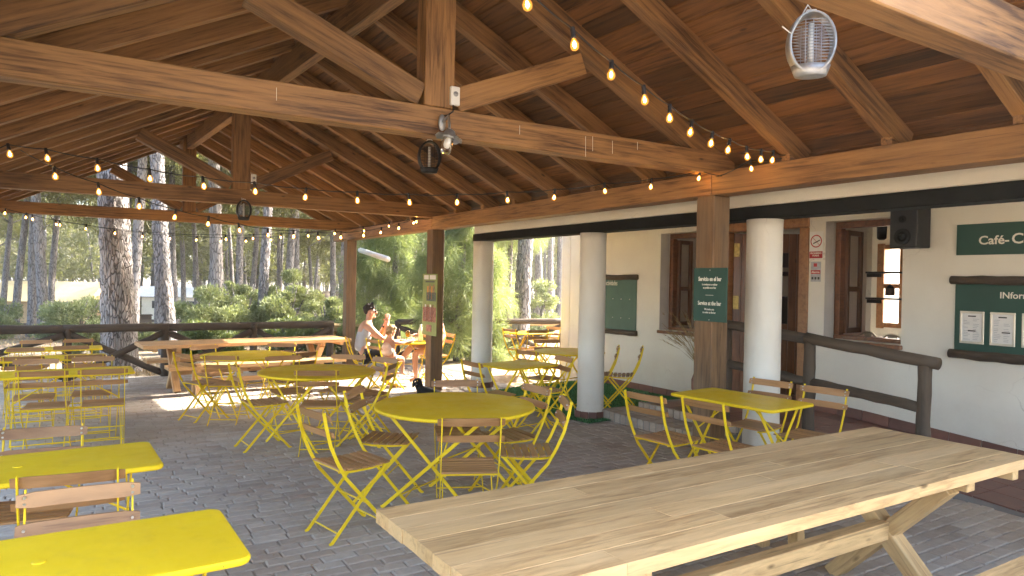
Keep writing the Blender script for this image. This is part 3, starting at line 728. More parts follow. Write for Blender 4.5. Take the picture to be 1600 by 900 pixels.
rect_table(6.95, 10.55, .77, .57, R(5), 'sunlit yellow table outside, seen between the two left columns')
CH = [(1.27, 4.38, 11, 'at the left of the nearest round table, closest to the camera', 1), (2.04, 3.70, 65, 'seen from behind at the front of the nearest round table', 1),
 (2.98, 4.02, 152, 'seen from the side at the right front of the nearest round table', 1), (1.80, 5.12, -38, 'at the left back of the nearest round table', 1),
 (2.70, 5.18, -112, 'facing us on the far side of the nearest round table beside the wooden post', 1), (3.14, 4.62, 178, 'at the right back of the nearest round table', 1),
 (1.92, 6.48, 66, 'seen from behind at the front of the second round table', 0), (2.74, 6.66, 140, 'at the right of the second round table, pushed in', 0),
 (1.33, 7.20, 4, 'seen from the side at the left of the second round table', 0), (2.02, 8.10, -88, 'facing us on the far side of the second round table', 0),
 (2.72, 7.92, -128, 'at the far right side of the second round table', 0), (2.96, 7.36, -160, 'at the right end of the second round table towards the family', 0),
 (1.44, 8.62, 61, 'seen from behind at the front of the farthest round table', 0), (1.10, 9.10, 25, 'seen from the side at the left of the farthest round table', 0),
 (1.50, 10.3, -68, 'facing us at the back left of the farthest round table', 0), (2.55, 10.3, -120, 'facing us at the back right of the farthest round table', 0),
 (2.42, 8.62, 118, 'seen from behind at the right front of the farthest round table', 0),
 (.03, 3.19, -93, 'facing us at the far side of the nearest left table', 1), (-.01, 3.43, 84, 'seen from behind at the near side of the second left table', 1),
 (-.13, 4.52, -98, 'facing us at the far side of the second left table', 1),
 (-.24, 7.66, 84, 'seen from behind, left of the near pair at the third left table', 0), (.24, 7.60, 87, 'seen from behind, right of the near pair at the third left table', 0),
 (-.33, 8.95, -92, 'facing us, left of the pair beyond the third left table', 0), (.19, 9.0, -94, 'facing us, right of the pair beyond the third left table', 0),
 (-.48, 9.56, 88, 'seen from behind, left of the pair before the fourth left table', 0), (.12, 9.52, 89, 'seen from behind, right of the pair before the fourth left table', 0),
 (-.52, 10.95, -92, 'facing us, left of the pair beyond the fourth left table', 0), (-.02, 11.08, -90, 'facing us, right of the pair beyond the fourth left table', 0),
 (-.47, 12.68, -92, 'facing us, left of the last pair by the far railing', 0), (.07, 12.72, -92, 'facing us, right of the last pair by the far railing', 0),
 (3.64, 3.94, 6, 'seen from behind, left one at the table in front of the signed post', 1), (3.80, 3.50, 5, 'seen from behind, right one at the table in front of the signed post', 1),
 (5.22, 4.02, 188, 'facing us at the far side of the right table, in front of the white column', 1), (5.26, 3.53, 187, 'facing us at the far side of the right table, before the log railing', 1),
 (6.30, 6.86, 138, 'standing alone in profile against the white wall', 0), (3.56, 6.50, 3, 'at the left of the small table beside the first white column', 0),
 (4.80, 6.52, 172, 'at the right of the small table near the second white column', 0), (4.86, 7.42, 12, 'at the left of the round table on the turf', 0),
 (6.12, 7.12, 140, 'at the right of the round table, just right of the second column', 0), (5.92, 8.50, -104, 'on the far side of the round table on the turf', 0),
 (6.42, 10.35, 8, 'sunlit, at the left of the outdoor table between the columns', 0), (7.55, 10.6, 182, 'sunlit, at the right of the outdoor table by the wall corner', 0), (6.75, 9.95, 75, 'in front of the outdoor table between the columns', 0),
 (4.02, 10.58, 12, 'carrying the child at the family table', 0), (3.82, 11.20, -10, 'carrying the man at the family table', 0), (5.58, 10.95, 178, 'carrying the woman at the family table behind the post', 0)]
for x, y, th, lab, near in CH:
    n = len(lab.split()); pre = 'yellow folding chair with wooden slats ' if n < 11 else ('folding chair ' if n < 15 else '')
    chair(x, y, th, pre+lab, G, near)
# picnic tables --------------------------------------------------------
def slab(parent, cx, cy, L, Wd, ztop, th, nb, mat, gap=.0012):
    w = Wd/nb; x_ends = []
    for k in range(nb):
        y = cy-Wd/2+w*(k+.5); dl = random.uniform(-.004, .004)
        # each plank is cut from two or three finger-jointed lengths
        cuts = [-L/2+dl]+([random.uniform(-L*.3, L*.3)] if random.random() < .6 else [random.uniform(-L*.36, -L*.1), random.uniform(L*.1, L*.36)])+[L/2+dl]
        for a, b in zip(cuts[:-1], cuts[1:]):
            put('plank', boxmesh(b-a-.0006, w-gap, th, .0012, mat), None, parent, Matrix.Translation((cx+(a+b)/2, y, ztop-th/2+random.uniform(-.0006, .0006))))
def picnic(name, label, loc, rz, L, Wd, mat, benches, inset=.55, nb=7, xw=.62):
    t = thing(name, label, 'picnic table')
    slab(t, 0, 0, L, Wd, .76, .052, nb, mat)
    for s in (-1, 1):
        X = s*(L/2-inset)
        beam('batten', (X, -Wd*.47, .680), (X, Wd*.47, .680), .075, .055, mat, t)
        beam('batten', (s*(L/2-.17), -Wd*.49, .682), (s*(L/2-.17), Wd*.49, .682), .06, .05, mat, t)
        beam('leg', (X-.0, -xw/2, 0), (X, xw/2, .652), .085, .105, mat, t, up=(1, 0, 0)); beam('leg', (X+.001, xw/2, 0), (X+.001, -xw/2, .652), .081, .101, mat, t, up=(1, 0, 0))
    beam('stretcher', (-L/2+inset+.04, 0, .35), (L/2-inset-.04, 0, .35), .075, .095, mat, t)
    t.matrix_basis = Matrix.Translation(loc) @ Matrix.Rotation(rz, 4, 'Z')
    for k, (bx, by, bl, blab) in enumerate(benches):
        b = thing('bench', blab, 'bench')
        slab(b, 0, 0, bl, .36, .45, .05, 4, mat)
        for s in (-1, 1):
            X = s*(bl/2-.42)
            beam('batten', (X, -.165, .372), (X, .165, .372), .07, .055, mat, b)
            for q in (-1, 1): beam('leg', (X, q*.13, 0), (X, q*.10, .345), .07, .075, mat, b, up=(1, 0, 0))
        beam('stretcher', (-bl/2+.46, 0, .20), (bl/2-.46, 0, .20), .05, .07, mat, b)
        p = Matrix.Translation(loc) @ Matrix.Rotation(rz, 4, 'Z') @ Vector((bx, by, 0))
        b.matrix_basis = Matrix.Translation((p.x, p.y, fz(p.x, p.y))) @ Matrix.Rotation(rz, 4, 'Z')
    return t
picnic('picnic_table', 'weathered pale teak picnic table in the right foreground', (2.68, 2.13, 0), R(0.2), 3.36, .88, 'teak', [(.10, .66, 2.75, 'teak bench at the far side of the foreground picnic table'), (.35, -.86, 2.75, 'teak bench corner at the near side of the foreground picnic table')], .60)
picnic('picnic_table', 'long orange larch picnic table along the far railing', (2.50, 12.35, fz(2.5, 12.35)), R(4), 3.3, .86, 'teak2', [(.0, -.70, 2.75, 'larch bench in front of the long picnic table'), (.0, .72, 2.9, 'larch bench behind the long picnic table by the railing')], .5)
picnic('picnic_table', 'sunlit picnic table outside beyond the railing post', (6.1, 17.2, gz(6.1, 17.2)), R(4), 2.4, .8, 'teak', [], .5)
picnic('picnic_table', 'picnic table outside against the trees, between columns and wall corner', (10.6, 15.2, gz(10.6, 15.2)), R(-20), 2.2, .8, 'teak', [], .5)
# log railings ---------------------------------------------------------
def log(name, p0, p1, r, parent, n=10, seg=8, wob=.006):
    p0, p1 = Vector(p0), Vector(p1); L = (p1-p0).length
    pts = [Vector((L*(i/seg-.5), random.uniform(-wob, wob), random.uniform(-wob, wob))) for i in range(seg+1)]
    V, F = tube_data(pts, [r*random.uniform(.92, 1.06) for _ in pts], n)
    return put(name, mesh(V, F, name, True), 'log', parent, frame_matrix(p0, p1, (0, 0, 1) if abs((p1-p0).normalized().z) < .95 else (1, 0, 0)))
def far_rail():
    t = thing('log_railing', 'dark log railing with crossed braces along the far end of the terrace', 'railing', (2, 14.5, -.23))
    Y = 14.5; xs = [at_y(u, 515, Y).x for u in (-180, 105, 258, 396, 516)]; zt = .66
    for x in xs: log('rail_post', (x, Y, -.5), (x, Y, zt+.03), .075, t)
    for a, b in zip(xs[:-1], xs[1:]):
        log('rail', (a-.06, Y, zt+.02), (b+.06, Y, zt+.02), .075, t, 12)
        log('rail_brace', (a+.05, Y+.02, zt-.08), (b-.05, Y+.02, -.16), .06, t); log('rail_brace', (a+.05, Y-.05, -.16), (b-.05, Y-.05, zt-.08), .06, t)
far_rail()
def outer_rail(name, lab, pts, zt=.95):
    t = thing(name, lab, 'railing', (pts[0][0], pts[0][1], gz(*pts[0])))
    for x, y in pts: log('rail_post', (x, y, gz(x, y)-.2), (x, y, gz(x, y)+zt+.03), .07, t)
    for a, b in zip(pts[:-1], pts[1:]):
        za, zb = gz(*a), gz(*b)
        log('rail', (*a, za+zt), (*b, zb+zt), .065, t); log('rail_brace', (*a, za+zt-.1), (*b, zb+.12), .055, t); log('rail_brace', (*a, za+.12), (*b, zb+zt-.1), .055, t)
outer_rail('log_fence', 'log fence with crossed braces in the sun behind the family', [(6.0, 14.3), (7.4, 13.2), (9.2, 12.6), (11.2, 13.2)], .85)
def ramp_rail():
    t = thing('log_railing', 'weathered log handrail sloping along the porch ramp before the cafe wall', 'railing', (6.0, 4, .1))
    X = 6.02; P = [(3.13, 1.04), (4.21, 1.145), (5.22, 1.215)]
    for y, z in P: log('rail_post', (X, y, pz(y)-.02), (X, y, z-.03), .056, t)
    log('rail', (X, 3.02, 1.035), (X, 4.25, 1.15), .053, t, 12); log('rail', (X, 4.25, 1.15), (X, 5.36, 1.23), .053, t, 12)
    log('lower_rail', (X, 3.16, .655), (X, 4.17, .725), .047, t); log('lower_rail', (X, 4.25, .735), (X, 5.18, .80), .047, t)
ramp_rail()
# ------------------------------------------------------------------ string lights
def bulb_proto():
    # socket with its bulb below, origin at the cord
    sk = [(.004, .012), (.013, .008), (.0145, -.006), (.0135, -.03), (.016, -.034), (.016, -.052), (.012, -.056)]
    bl = [(.010, -.056), (.014, -.064), (.0225, -.078), (.0255, -.092), (.0235, -.106), (.016, -.117), (.006, -.122)]
    co = [(.001, -.068), (.006, -.074), (.0095, -.088), (.008, -.099), (.001, -.106)]
    out = []
    for prof, m, n in ((sk, 'black', 10), (bl, 'shell', 14), (co, 'core', 8)):
        V, F = [], []
        for r, z in prof:
            for k in range(n): V.append((r*math.cos(2*math.pi*k/n), r*math.sin(2*math.pi*k/n), z))
        for i in range(len(prof)-1):
            for k in range(n): F.append((i*n+k, (i+1)*n+k, (i+1)*n+(k+1) % n, i*n+(k+1) % n))
        F.append(tuple(range(n))); F.append(tuple((len(prof)-1)*n+k for k in range(n-1, -1, -1)))
        me = mesh(V, F, 'bulb_part', True); me.materials.append(M[m]); out.append(me)
    return out
BP = bulb_proto()
def string(label, A, B, pts, ends=(None, None), tilt=.2):
    A, B = Vector((*A, 0)), Vector((*B, 0)); n = Vector((-(B-A).y, (B-A).x, 0))
    P = []
    for u, v in pts:
        d = ray(u, v); s = (A-CAM).dot(n)/d.dot(n); P.append(CAM+d*s+Vector((0, 0, .09)))
    t = thing('string_lights', label, 'string lights', (P[0].x, P[0].y, P[0].z), 'festoon bulbs under the roof')
    path = ([Vector(ends[0])] if ends[0] else [])+P+([Vector(ends[1])] if ends[1] else [])
    cord = []
    for a, b in zip(path[:-1], path[1:]):
        for k in range(4):
            f = k/4; q = a.lerp(b, f); q.z -= .05*(b-a).length*4*f*(1-f)*.5; cord.append(q)
    cord.append(path[-1]); tube('cord', cord, .0042, 'black', t, 5)
    for p in P:
        mw = Matrix.Translation(p) @ Matrix.Rotation(random.uniform(-tilt, tilt), 4, 'X') @ Matrix.Rotation(random.uniform(-tilt, tilt), 4, 'Y') @ Matrix.Diagonal((.76, .76, .76, 1))
        s = put('socket', BP[0], None, t, mw); b = put('bulb', BP[1], None, s, mw); c = put('filament', BP[2], None, s, mw)
string('festoon cord of amber bulbs rising along the right rafters towards the camera', (1.5, 2.3), (4.75, 3.55), [(820, 18), (894, 78), (955, 127), (1005, 163), (1046, 191), (1081, 213), (1113, 230), (1140, 240), (1166, 250), (1189, 254), (1208, 255)], ((1.15, 2.16, 3.05), (4.78, 3.60, 2.69)))
string('festoon cord of bulbs crossing under the main tie beam from left to the signed post', (4.76, 4.35), (-.5, 6.0), [(12, 246), (71, 253), (151, 268), (233, 284), (316, 296), (397, 304), (478, 313), (558, 318), (638, 321), (714, 321), (792, 317), (867, 313), (944, 303), (1018, 296), (1094, 283)], ((-.8, 6.08, 2.32), (4.78, 4.24, 2.60)))
string('festoon cord of bulbs falling from upper left towards the middle post', (4.75, 10.05), (-.45, 5.6), [(84, 281), (153, 305), (217, 327), (275, 344), (326, 354), (372, 364), (418, 371), (458, 373), (496, 375), (533, 374), (567, 371), (596, 366), (623, 359), (647, 351)], (tuple(at_depth(32, 246, 4.9)+Vector((0, 0, .05))), (4.78, 10.06, 2.62)))
string('far festoon cord of small bulbs sagging just above the far railing', (4.75, 14.2), (-1.1, 12.3), [(9, 336), (50, 345), (93, 354), (135, 360), (178, 367), (223, 372), (265, 375), (308, 377), (346, 379), (384, 379), (422, 377)], ((-1.3, 12.2, 2.65), (4.78, 14.2, 2.6)))
string('farthest festoon cord of small bulbs meeting the middle post under the eave', (4.75, 10.25), (-.9, 13.4), [(41, 342), (87, 353), (352, 376), (396, 375), (439, 373), (481, 371), (524, 367), (567, 363), (608, 356), (650, 349)], ((-1.2, 13.5, 2.6), (4.78, 10.2, 2.62)))
string('short festoon end with two bulbs at the plate beam near the rafter lights', (4.76, 3.7), (4.40, 3.9), [(1172, 268)], ((4.74, 3.60, 2.66), (4.78, 4.3, 2.60)))
# ------------------------------------------------------------------ lamp and insect killers
def lamp():
    c = at_y(690, 192, 4.33); t = thing('wall_lamp', 'galvanised bulkhead lamp with wavy shade and glass jar on the main tie beam', 'lamp', c)
    lathe('backplate', [(.0, 0), (.034, 0), (.036, .008), (.03, .016), (.0, .018)], 'alu', t, 20, Matrix.Translation(c) @ Matrix.Rotation(R(90), 4, 'X') @ Matrix.Diagonal((.75, 1.6, 1, 1)))
    h = at_y(702, 212, 4.20)
    tube('arm', [c+Vector((0, -.02, 0)), c+Vector((.02, -.06, .04)), h+Vector((.01, .02, .07)), h+Vector((0, 0, .04))], .009, 'alu', t)
    mw = Matrix.Translation(h) @ Matrix.Rotation(R(14), 4, 'Y')
    V, F = [], []; n = 40
    for r, z in ((.012, .045), (.03, .035), (.045, .004), (.085, -.012), (.093, -.02)):
        for k in range(n):
            a = 2*math.pi*k/n; V.append((r*math.cos(a), r*math.sin(a), z+(.006*math.sin(8*a) if r > .05 else 0)))
    for i in range(4):
        for k in range(n): F.append((i*n+k, i*n+(k+1) % n, (i+1)*n+(k+1) % n, (i+1)*n+k))
    put('shade', mesh(V, F, 'shade', True), 'alu', t, mw)
    lathe('jar', [(.036, .0), (.038, -.02), (.038, -.10), (.03, -.122), (.0, -.126)], 'glass', t, 20, mw)
    lathe('lamp_bulb', [(.012, 0), (.014, -.02), (.026, -.045), (.027, -.065), (.015, -.085), (.0, -.088)], 'white', t, 14, mw)
    lathe('collar', [(.038, .005), (.042, -.002), (.042, -.016), (.038, -.018)], 'alu', t, 20, mw)
lamp()
def socket_box(c, lab):
    t = thing('socket_box', lab, 'socket', c); n = Vector((0, -1, 0))
    p = Vector(c); box('plate', p+Vector((-.035, -.03, -.065)), p+Vector((.035, 0, .065)), 'white', t, .006)
    lathe('outlet', [(.018, 0), (.018, .004), (.0, .004)], 'alu', t, 14, Matrix.Translation(p+Vector((0, -.031, .012))) @ Matrix.Rotation(R(90), 4, 'X'))
socket_box(at_y(709, 151, 4.36), 'white socket box beside the king post of the main truss')
socket_box(at_y(396, 280, 10.09), 'white socket box beside the king post of the second truss')
tube_c = [at_y(708, 164, 4.34), at_y(708, 174, 4.33), at_y(700, 180, 4.32), at_y(694, 181, 4.32)]
tag(tube('cable', tube_c, .005, 'black'), 'short black cable from the socket box to the lamp', 'cable')
def zapper(c, h, lab, body, hang):
    t = thing('insect_killer', lab, 'insect killer', (c.x, c.y, c.z-h/2)); w = h*.345
    d = (Vector((CAM.x, CAM.y, 0))-Vector((c.x, c.y, 0))).normalized()
    mw = Matrix.Translation(c) @ Matrix.Rotation(math.atan2(d.y, d.x)+R(100), 4, 'Z')      # local -y faces the camera, a little turned
    # oval body frame open at the front: ring of rounded section
    N = 28; V, F = [], []; m = 8
    for i in range(N):
        a = 2*math.pi*i/N; cx, cz = math.cos(a)*w, math.sin(a)*h/2*.98
        for k in range(m):
            b = 2*math.pi*k/m; rr = 1+.13*math.cos(b); V.append((cx*rr, math.sin(b)*w*.55, cz*(1+.06*math.cos(b))))
    for i in range(N):
        for k in range(m): F.append((i*m+k, ((i+1) % N)*m+k, ((i+1) % N)*m+(k+1) % m, i*m+(k+1) % m))
    put('housing', mesh(V, F, 'housing', True), body, t, mw)
    for s in (-1, 1):
        for i in range(15):
            z = h*(-.36+.70*i/14); ww = w*math.sqrt(max(.02, 1-(z/(h*.49))**2))*.97
            V, F = tube_data([(-ww, s*w*.40, z), (-ww*.5, s*w*.56, z), (0, s*w*.62, z), (ww*.5, s*w*.56, z), (ww, s*w*.40, z)], h*.006, 5)
            put('grille_bar', mesh(V, F, 'grille_bar'), body, t, mw)
        for x in (-.35, 0, .35):
            V, F = tube_data([(x*w, s*w*.60, -h*.37), (x*w, s*w*.62, 0), (x*w, s*w*.60, h*.36)], h*.006, 5); put('grille_bar', mesh(V, F, 'grille_bar'), body, t, mw)
    lathe('lamp_tube', [(.0, -h*.34), (w*.14, -h*.33), (w*.14, h*.33), (.0, h*.34)], 'white', t, 10, mw)
    lathe('tray', [(w*.45, -h*.54), (w*.72, -h*.53), (w*.80, -h*.46), (w*.90, -h*.36), (w*.2, -h*.35)], body, t, 20, mw @ Matrix.Diagonal((1, .7, 1, 1)))
    V, F = tube_data([(-w*.3, 0, h*.49), (-w*.2, 0, h*.56), (w*.2, 0, h*.56), (w*.3, 0, h*.49)], h*.012, 6); put('hook', mesh(V, F, 'hook'), 'white', t, mw)
    tube('cable', [c+Vector((0, 0, h*.56)), c+Vector((-.03, .0, h*.62)), (c+Vector(hang))/2+Vector((-.04, 0, .0)), Vector(hang)], h*.011, 'white', t, 5)
zapper(at_depth(1267, 69, 3.4), .295, 'big silver oval insect killer hanging below the rafters at upper right', 'alu', at_depth(1222, 48, 3.3)+Vector((0, 0, .02)))
zc = at_depth(671, 245, 6.9); zapper(zc, .30, 'dark oval insect killer behind the lamp, under the main tie', 'black', (zc.x+.02, zc.y, zr(zc.x, zc.y)+.02))
zc = at_depth(381, 328, 11.2); zc = at_y(381, 328, 9.98); zapper(zc, .26, 'small dark insect killer hanging from the second tie beam', 'black', (zc.x, zc.y, 2.64))
# ------------------------------------------------------------------ signs
XD, YD = (0, -1, 0), (0, 0, 1)
def wpt(u, v, X=7.388): return at_x(u, v, X)
def wall_board(name, lab, cat, y0, y1, z0, z1, mat='green', X=7.398, th=.012):
    o = box(name, (X-th, y0, z0), (X, y1, z1), mat, None, .001); return tag(o, lab, cat)
cs = wall_board('cafe_sign', 'long dark green sign lettered Cafe high on the white wall', 'sign', 2.70, 3.565, 1.985, 2.285)
p = wpt(1529, 380.5); text('lettering', 'Café-', .115, 'cream', cs, (7.3845, p.y, 2.085), XD, YD, bold=.0022, sx=1.05)
p = wpt(1580.5, 379); text('lettering', 'Co', .135, 'cream', cs, (7.3845, p.y, 2.085), XD, YD, bold=.0022, sx=1.05)
ib = wall_board('notice_board', 'dark green notice board headed Inform with framed menus between two logs', 'notice board', 2.55, 3.565, 1.03, 1.72)
log('board_log', (7.37, 2.5, 1.742), (7.37, 3.60, 1.742), .042, ib, 12); log('board_log', (7.37, 2.5, 1.012), (7.37, 3.60, 1.012), .045, ib, 12)
p = wpt(1562, 466); text('lettering', 'INform', .085, 'cream', ib, (7.3845, p.y, p.z), XD, YD, bold=.001)
for k, (u0, u1) in enumerate(((1501, 1539), (1548, 1588), (1598, 1640))):
    a, b = wpt(u0, 481).y, wpt(u1, 481).y; z0, z1 = 1.125, 1.44
    fr = box('menu_frame', (7.374, b, z0), (7.3858, a, z0+.022), 'silver', ib, .003); box('frame_bar', (7.374, b, z1-.022), (7.3858, a, z1), 'silver', fr, .003)
    box('frame_bar', (7.3742, b, z0+.0225), (7.3856, b+.02, z1-.0225), 'silver', fr, .003); box('frame_bar', (7.3742, a-.02, z0+.0225), (7.3856, a, z1-.0225), 'silver', fr, .003)
    sh = box('menu_sheet', (7.380, b+.02, z0+.022), (7.3855, a-.02, z1-.022), 'paper', fr, 0)
    for col in ((a-.035, (a+b)/2+.01), ((a+b)/2-.01, b+.035)):
        for r in range(13):
            z = z1-.075-r*.0165
            if random.random() < .16: continue
            yy = col[0]-(col[0]-col[1])*random.uniform(.45, .95)
            box('print_line', (7.3792, yy, z-.0022), (7.3799, col[0], z+.0022), 'alu', sh, 0)
    for yy, z in (((a+b)/2, z1-.048), ((a+b)/2+(-.03 if k else 0), z1-.19)): box('print_heading', (7.3788, yy-.035, z-.006), (7.3798, yy+.035, z+.006), 'ink', sh, 0)
ab = wall_board('activity_board', 'green activities board between two logs on the far white wall', 'notice board', 8.20, 9.35, .90, 1.715, 'palegreen')
log('board_log', (7.37, 8.17, 1.745), (7.37, 9.4, 1.745), .042, ab, 12); log('board_log', (7.37, 8.17, .875), (7.37, 9.4, .875), .042, ab, 12)
p = wpt(965, 441); text('lettering', 'actividades', .115, 'cream', ab, (7.3845, p.y, 1.615), XD, YD, 'RIGHT', sx=.6)
for r, z in enumerate((1.40, 1.10)):
    for y in (8.35, 8.55, 8.75, 8.95): lathe('pin', [(.008, 0), (.008, .006), (.0, .008)], 'cream', ab, 8, Matrix.Translation((7.386, y, z)) @ Matrix.Rotation(R(-90), 4, 'Y'))
def no_smoking():
    o = wall_board('no_smoking_sign', 'white no smoking sign with red band beside the door frame', 'sign', 5.025, 5.205, 1.98, 2.30, 'white', th=.006)
    cy, cz = 5.115, 2.185; V, F = [], []; n = 32
    for r in (.075, .062):
        for k in range(n): V.append((7.3905, cy+r*math.cos(2*math.pi*k/n), cz+r*math.sin(2*math.pi*k/n)))
    F = [(k, (k+1) % n, n+(k+1) % n, n+k) for k in range(n)]; put('red_ring', mesh(V, F, 'red_ring'), 'red', o)
    beam('red_slash', (7.3900, cy+.048, cz+.048), (7.3900, cy-.048, cz-.048), .001, .013, 'red', o, up=(-1, 0, 0), c=0)
    beam('cigarette', (7.3912, cy+.04, cz-.028), (7.3912, cy-.05, cz+.012), .012, .001, 'ink', o, up=(-1, 0, 0), c=0)
    box('red_band', (7.3903, 5.03, 1.985), (7.3915, 5.20, 2.065), 'red', o, 0)
    text('lettering', 'PROHIBIDO', .029, 'cream', o, (7.3895, cy, 2.034), XD, YD, 'CENTER', .0004, .95); text('lettering', 'FUMAR', .029, 'cream', o, (7.3895, cy, 2.006), XD, YD, 'CENTER', .0004, .95)
    q = wall_board('alarm_sign', 'small grey alarm plate below the no smoking sign', 'sign', 5.05, 5.18, 1.71, 1.945, 'alu', th=.005)
    box('red_mark', (7.391, 5.098, 1.885), (7.3925, 5.142, 1.925), 'red', q, 0); box('red_band', (7.391, 5.053, 1.80), (7.3925, 5.177, 1.845), 'red', q, 0)
    text('lettering', 'Alarma', .036, 'cream', q, (7.3905, 5.115, 1.811), XD, YD, 'CENTER', .0005)
    for y in (5.155, 5.115, 5.075): box('pictogram', (7.391, y-.012, 1.735), (7.3925, y+.012, 1.765), 'ink', q, 0)
no_smoking()
PX = XP-.104-.002
def post_sign():
    o = tag(box('service_sign', (PX-.012, 4.152, 1.325), (PX, 4.535, 1.80), 'green', None, .001), 'dark green bilingual bar service sign fixed to the front wooden post', 'sign')
    cy = 4.345; X = PX-.0135
    text('lettering', 'Servicio en el bar', .052, 'cream', o, (X, cy, 1.685), XD, YD, 'CENTER', .0012, .72)
    text('lettering', 'Le invitamos a realizar', .026, 'cream', o, (X, cy, 1.645), XD, YD, 'CENTER', 0, .75); text('lettering', 'su pedido en el bar', .026, 'cream', o, (X, cy, 1.616), XD, YD, 'CENTER', 0, .75)
    box('rule', (X-.001, cy-.045, 1.557), (X+.001, cy+.045, 1.560), 'cream', o, 0)
    text('lettering', 'Service at the bar', .052, 'cream', o, (X, cy, 1.47), XD, YD, 'CENTER', .0006, .72)
    text('lettering', 'We invite you', .026, 'cream', o, (X, cy, 1.425), XD, YD, 'CENTER', 0, .75); text('lettering', 'to order at the bar', .026, 'cream', o, (X, cy, 1.397), XD, YD, 'CENTER', 0, .75)
    for z in (1.78, 1.34): lathe('screw', [(.005, 0), (.004, .003), (.0, .003)], 'steel', o, 8, Matrix.Translation((PX-.012, cy, z)) @ Matrix.Rotation(R(-90), 4, 'Y'))
post_sign()
def poster():
    M['postergreen'] = plain('poster_green', (.24, .30, .09), .6, nscale=8); M['posterpink'] = plain('poster_brown', (.30, .13, .09), .6, nscale=30, var=.6); M['posterdark'] = plain('poster_dark', (.10, .11, .08), .6, nscale=40, var=.5)
    X = PX; a, b = at_x(662, 428, X).y, at_x(684, 428, X).y; z1, z0 = at_x(672, 428, X).z, at_x(672, 524, X).z
    o = tag(box('product_poster', (X-.012, b, z0), (X, a, z1), 'postergreen', None, .001), 'tall green drinks and snacks poster on the middle wooden post', 'poster')
    H = z1-z0; Wd = a-b; f = lambda u0, u1, v0, v1, m, nm: box(nm, (X-.0145, a-u1*Wd, z0+v0*H), (X-.0125, a-u0*Wd, z0+v1*H), m, o, 0)
    f(.10, .42, .91, .98, 'paper', 'print_panel'); f(.50, .92, .91, .98, 'paper', 'print_panel'); f(.2, .85, .86, .89, 'posterdark', 'print_panel')
    f(.28, .95, .56, .70, 'posterdark', 'print_panel'); f(.05, .97, .22, .46, 'posterpink', 'print_panel'); f(.3, .68, .06, .17, 'posterpink', 'print_panel')
    for k in range(4): f(.34+.14*k, .42+.14*k, .66, .80+.03*(k % 2), ('orange', 'posterpink')[k % 2], 'printed_bottle'); f(.18+.18*k, .26+.18*k, .25, .50, ('paper', 'posterpink')[k % 2], 'printed_bottle')
    f(.38, .48, .585, .66, 'orange', 'printed_cup'); f(.6, .7, .585, .66, 'orange', 'printed_cup')
poster()
# loudspeaker
sp = thing('loudspeaker', 'black loudspeaker box mounted high on the wall beside the window', 'speaker', (7.25, 3.95, 2.05))
box('cabinet', (7.10, 3.80, 2.06), (7.36, 4.075, 2.475), 'black', sp, .008)
for z, r in ((2.17, .085), (2.35, .038)):
    lathe('driver', [(r, 0), (r*.95, .006), (r*.82, .002), (r*.35, -.002), (r*.3, .008), (.0, .012)], 'blackbeam', sp, 24, Matrix.Translation((7.099, 3.945, z)) @ Matrix.Rotation(R(-90), 4, 'Y'))
box('bracket', (7.35, 3.91, 2.2), (7.40, 3.96, 2.34), 'black', sp)
# ------------------------------------------------------------------ inside the cafe
def inner_chair(x, y, rz, lab):
    c = thing('metal_chair', lab, 'chair', (0, 0, 0), 'metal cafe chairs indoors')
    box('seat', (-.18, -.18, .43), (.18, .18, .45), 'silver', c, .008)
    for sx in (-1, 1):
        for sy in (-1, 1): tube('leg', [(sx*.16, sy*.16, .43), (sx*.20, sy*.20, 0)], .014, 'silver', c, 8)
    pts = [(-.19, -.18, .44)]+[(.2*math.cos(R(a)), -.19, .68+.16*math.sin(R(a))) for a in range(180, -1, -20)]+[(.19, -.18, .44)]
    tube('back_hoop', pts, .013, 'silver', c, 8); box('back_splat', (-.07, -.198, .45), (.07, -.188, .83), 'silver', c, .002)
    c.matrix_basis = Matrix.Translation((x, y, .19)) @ Matrix.Rotation(rz, 4, 'Z')
p = at_x(1236, 520, 9.2); inner_chair(p.x, p.y, R(90), 'pale metal cafe chair seen through the open doorway')
p = at_x(1338, 508, 9.3); inner_chair(p.x, p.y, R(70), 'pale metal cafe chair at the left of the window view')
p = at_x(1378, 515, 9.0); inner_chair(p.x, p.y, R(80), 'pale metal cafe chair in the middle of the window view')
def inner_table(x, y, lab):
    t = thing('cafe_table', lab, 'table', (x, y, .19)); box('top', (x-.35, y-.35, .90), (x+.35, y+.35, .935), 'doorw', t, .005)
    lathe('pedestal', [(.2, .19), (.2, .21), (.03, .24), (.03, .90)], 'black', t, 14, Matrix.Translation((x, y, 0)))
p = at_x(1365, 512, 9.8); inner_table(p.x, p.y, 'brown cafe table indoors behind the window')
a, b = at_x(1225, 384, 11.8), at_x(1241, 418, 11.8)
tv = thing('wall_television', 'black television on the back wall seen through the doorway', 'television', (11.8, (a.y+b.y)/2, b.z)); box('screen', (11.80, b.y-.15, b.z), (11.86, a.y+.5, a.z), 'black', tv, .006); box('mount', (11.86, b.y, b.z+.1), (11.90, b.y+.2, a.z-.1), 'black', tv)
a = at_x(1230, 428, 11.7); tag(box('wall_shelf', (11.55, a.y-.35, a.z-.04), (11.90, a.y+.8, a.z+.04), 'black', None, .004), 'black shelf below the television indoors', 'shelf')
a = at_x(1235, 490, 11.6); tag(box('back_counter', (11.3, a.y-.8, .19), (11.89, a.y+2.2, a.z+.32), 'black', None, .01), 'black counter along the back wall indoors', 'counter')
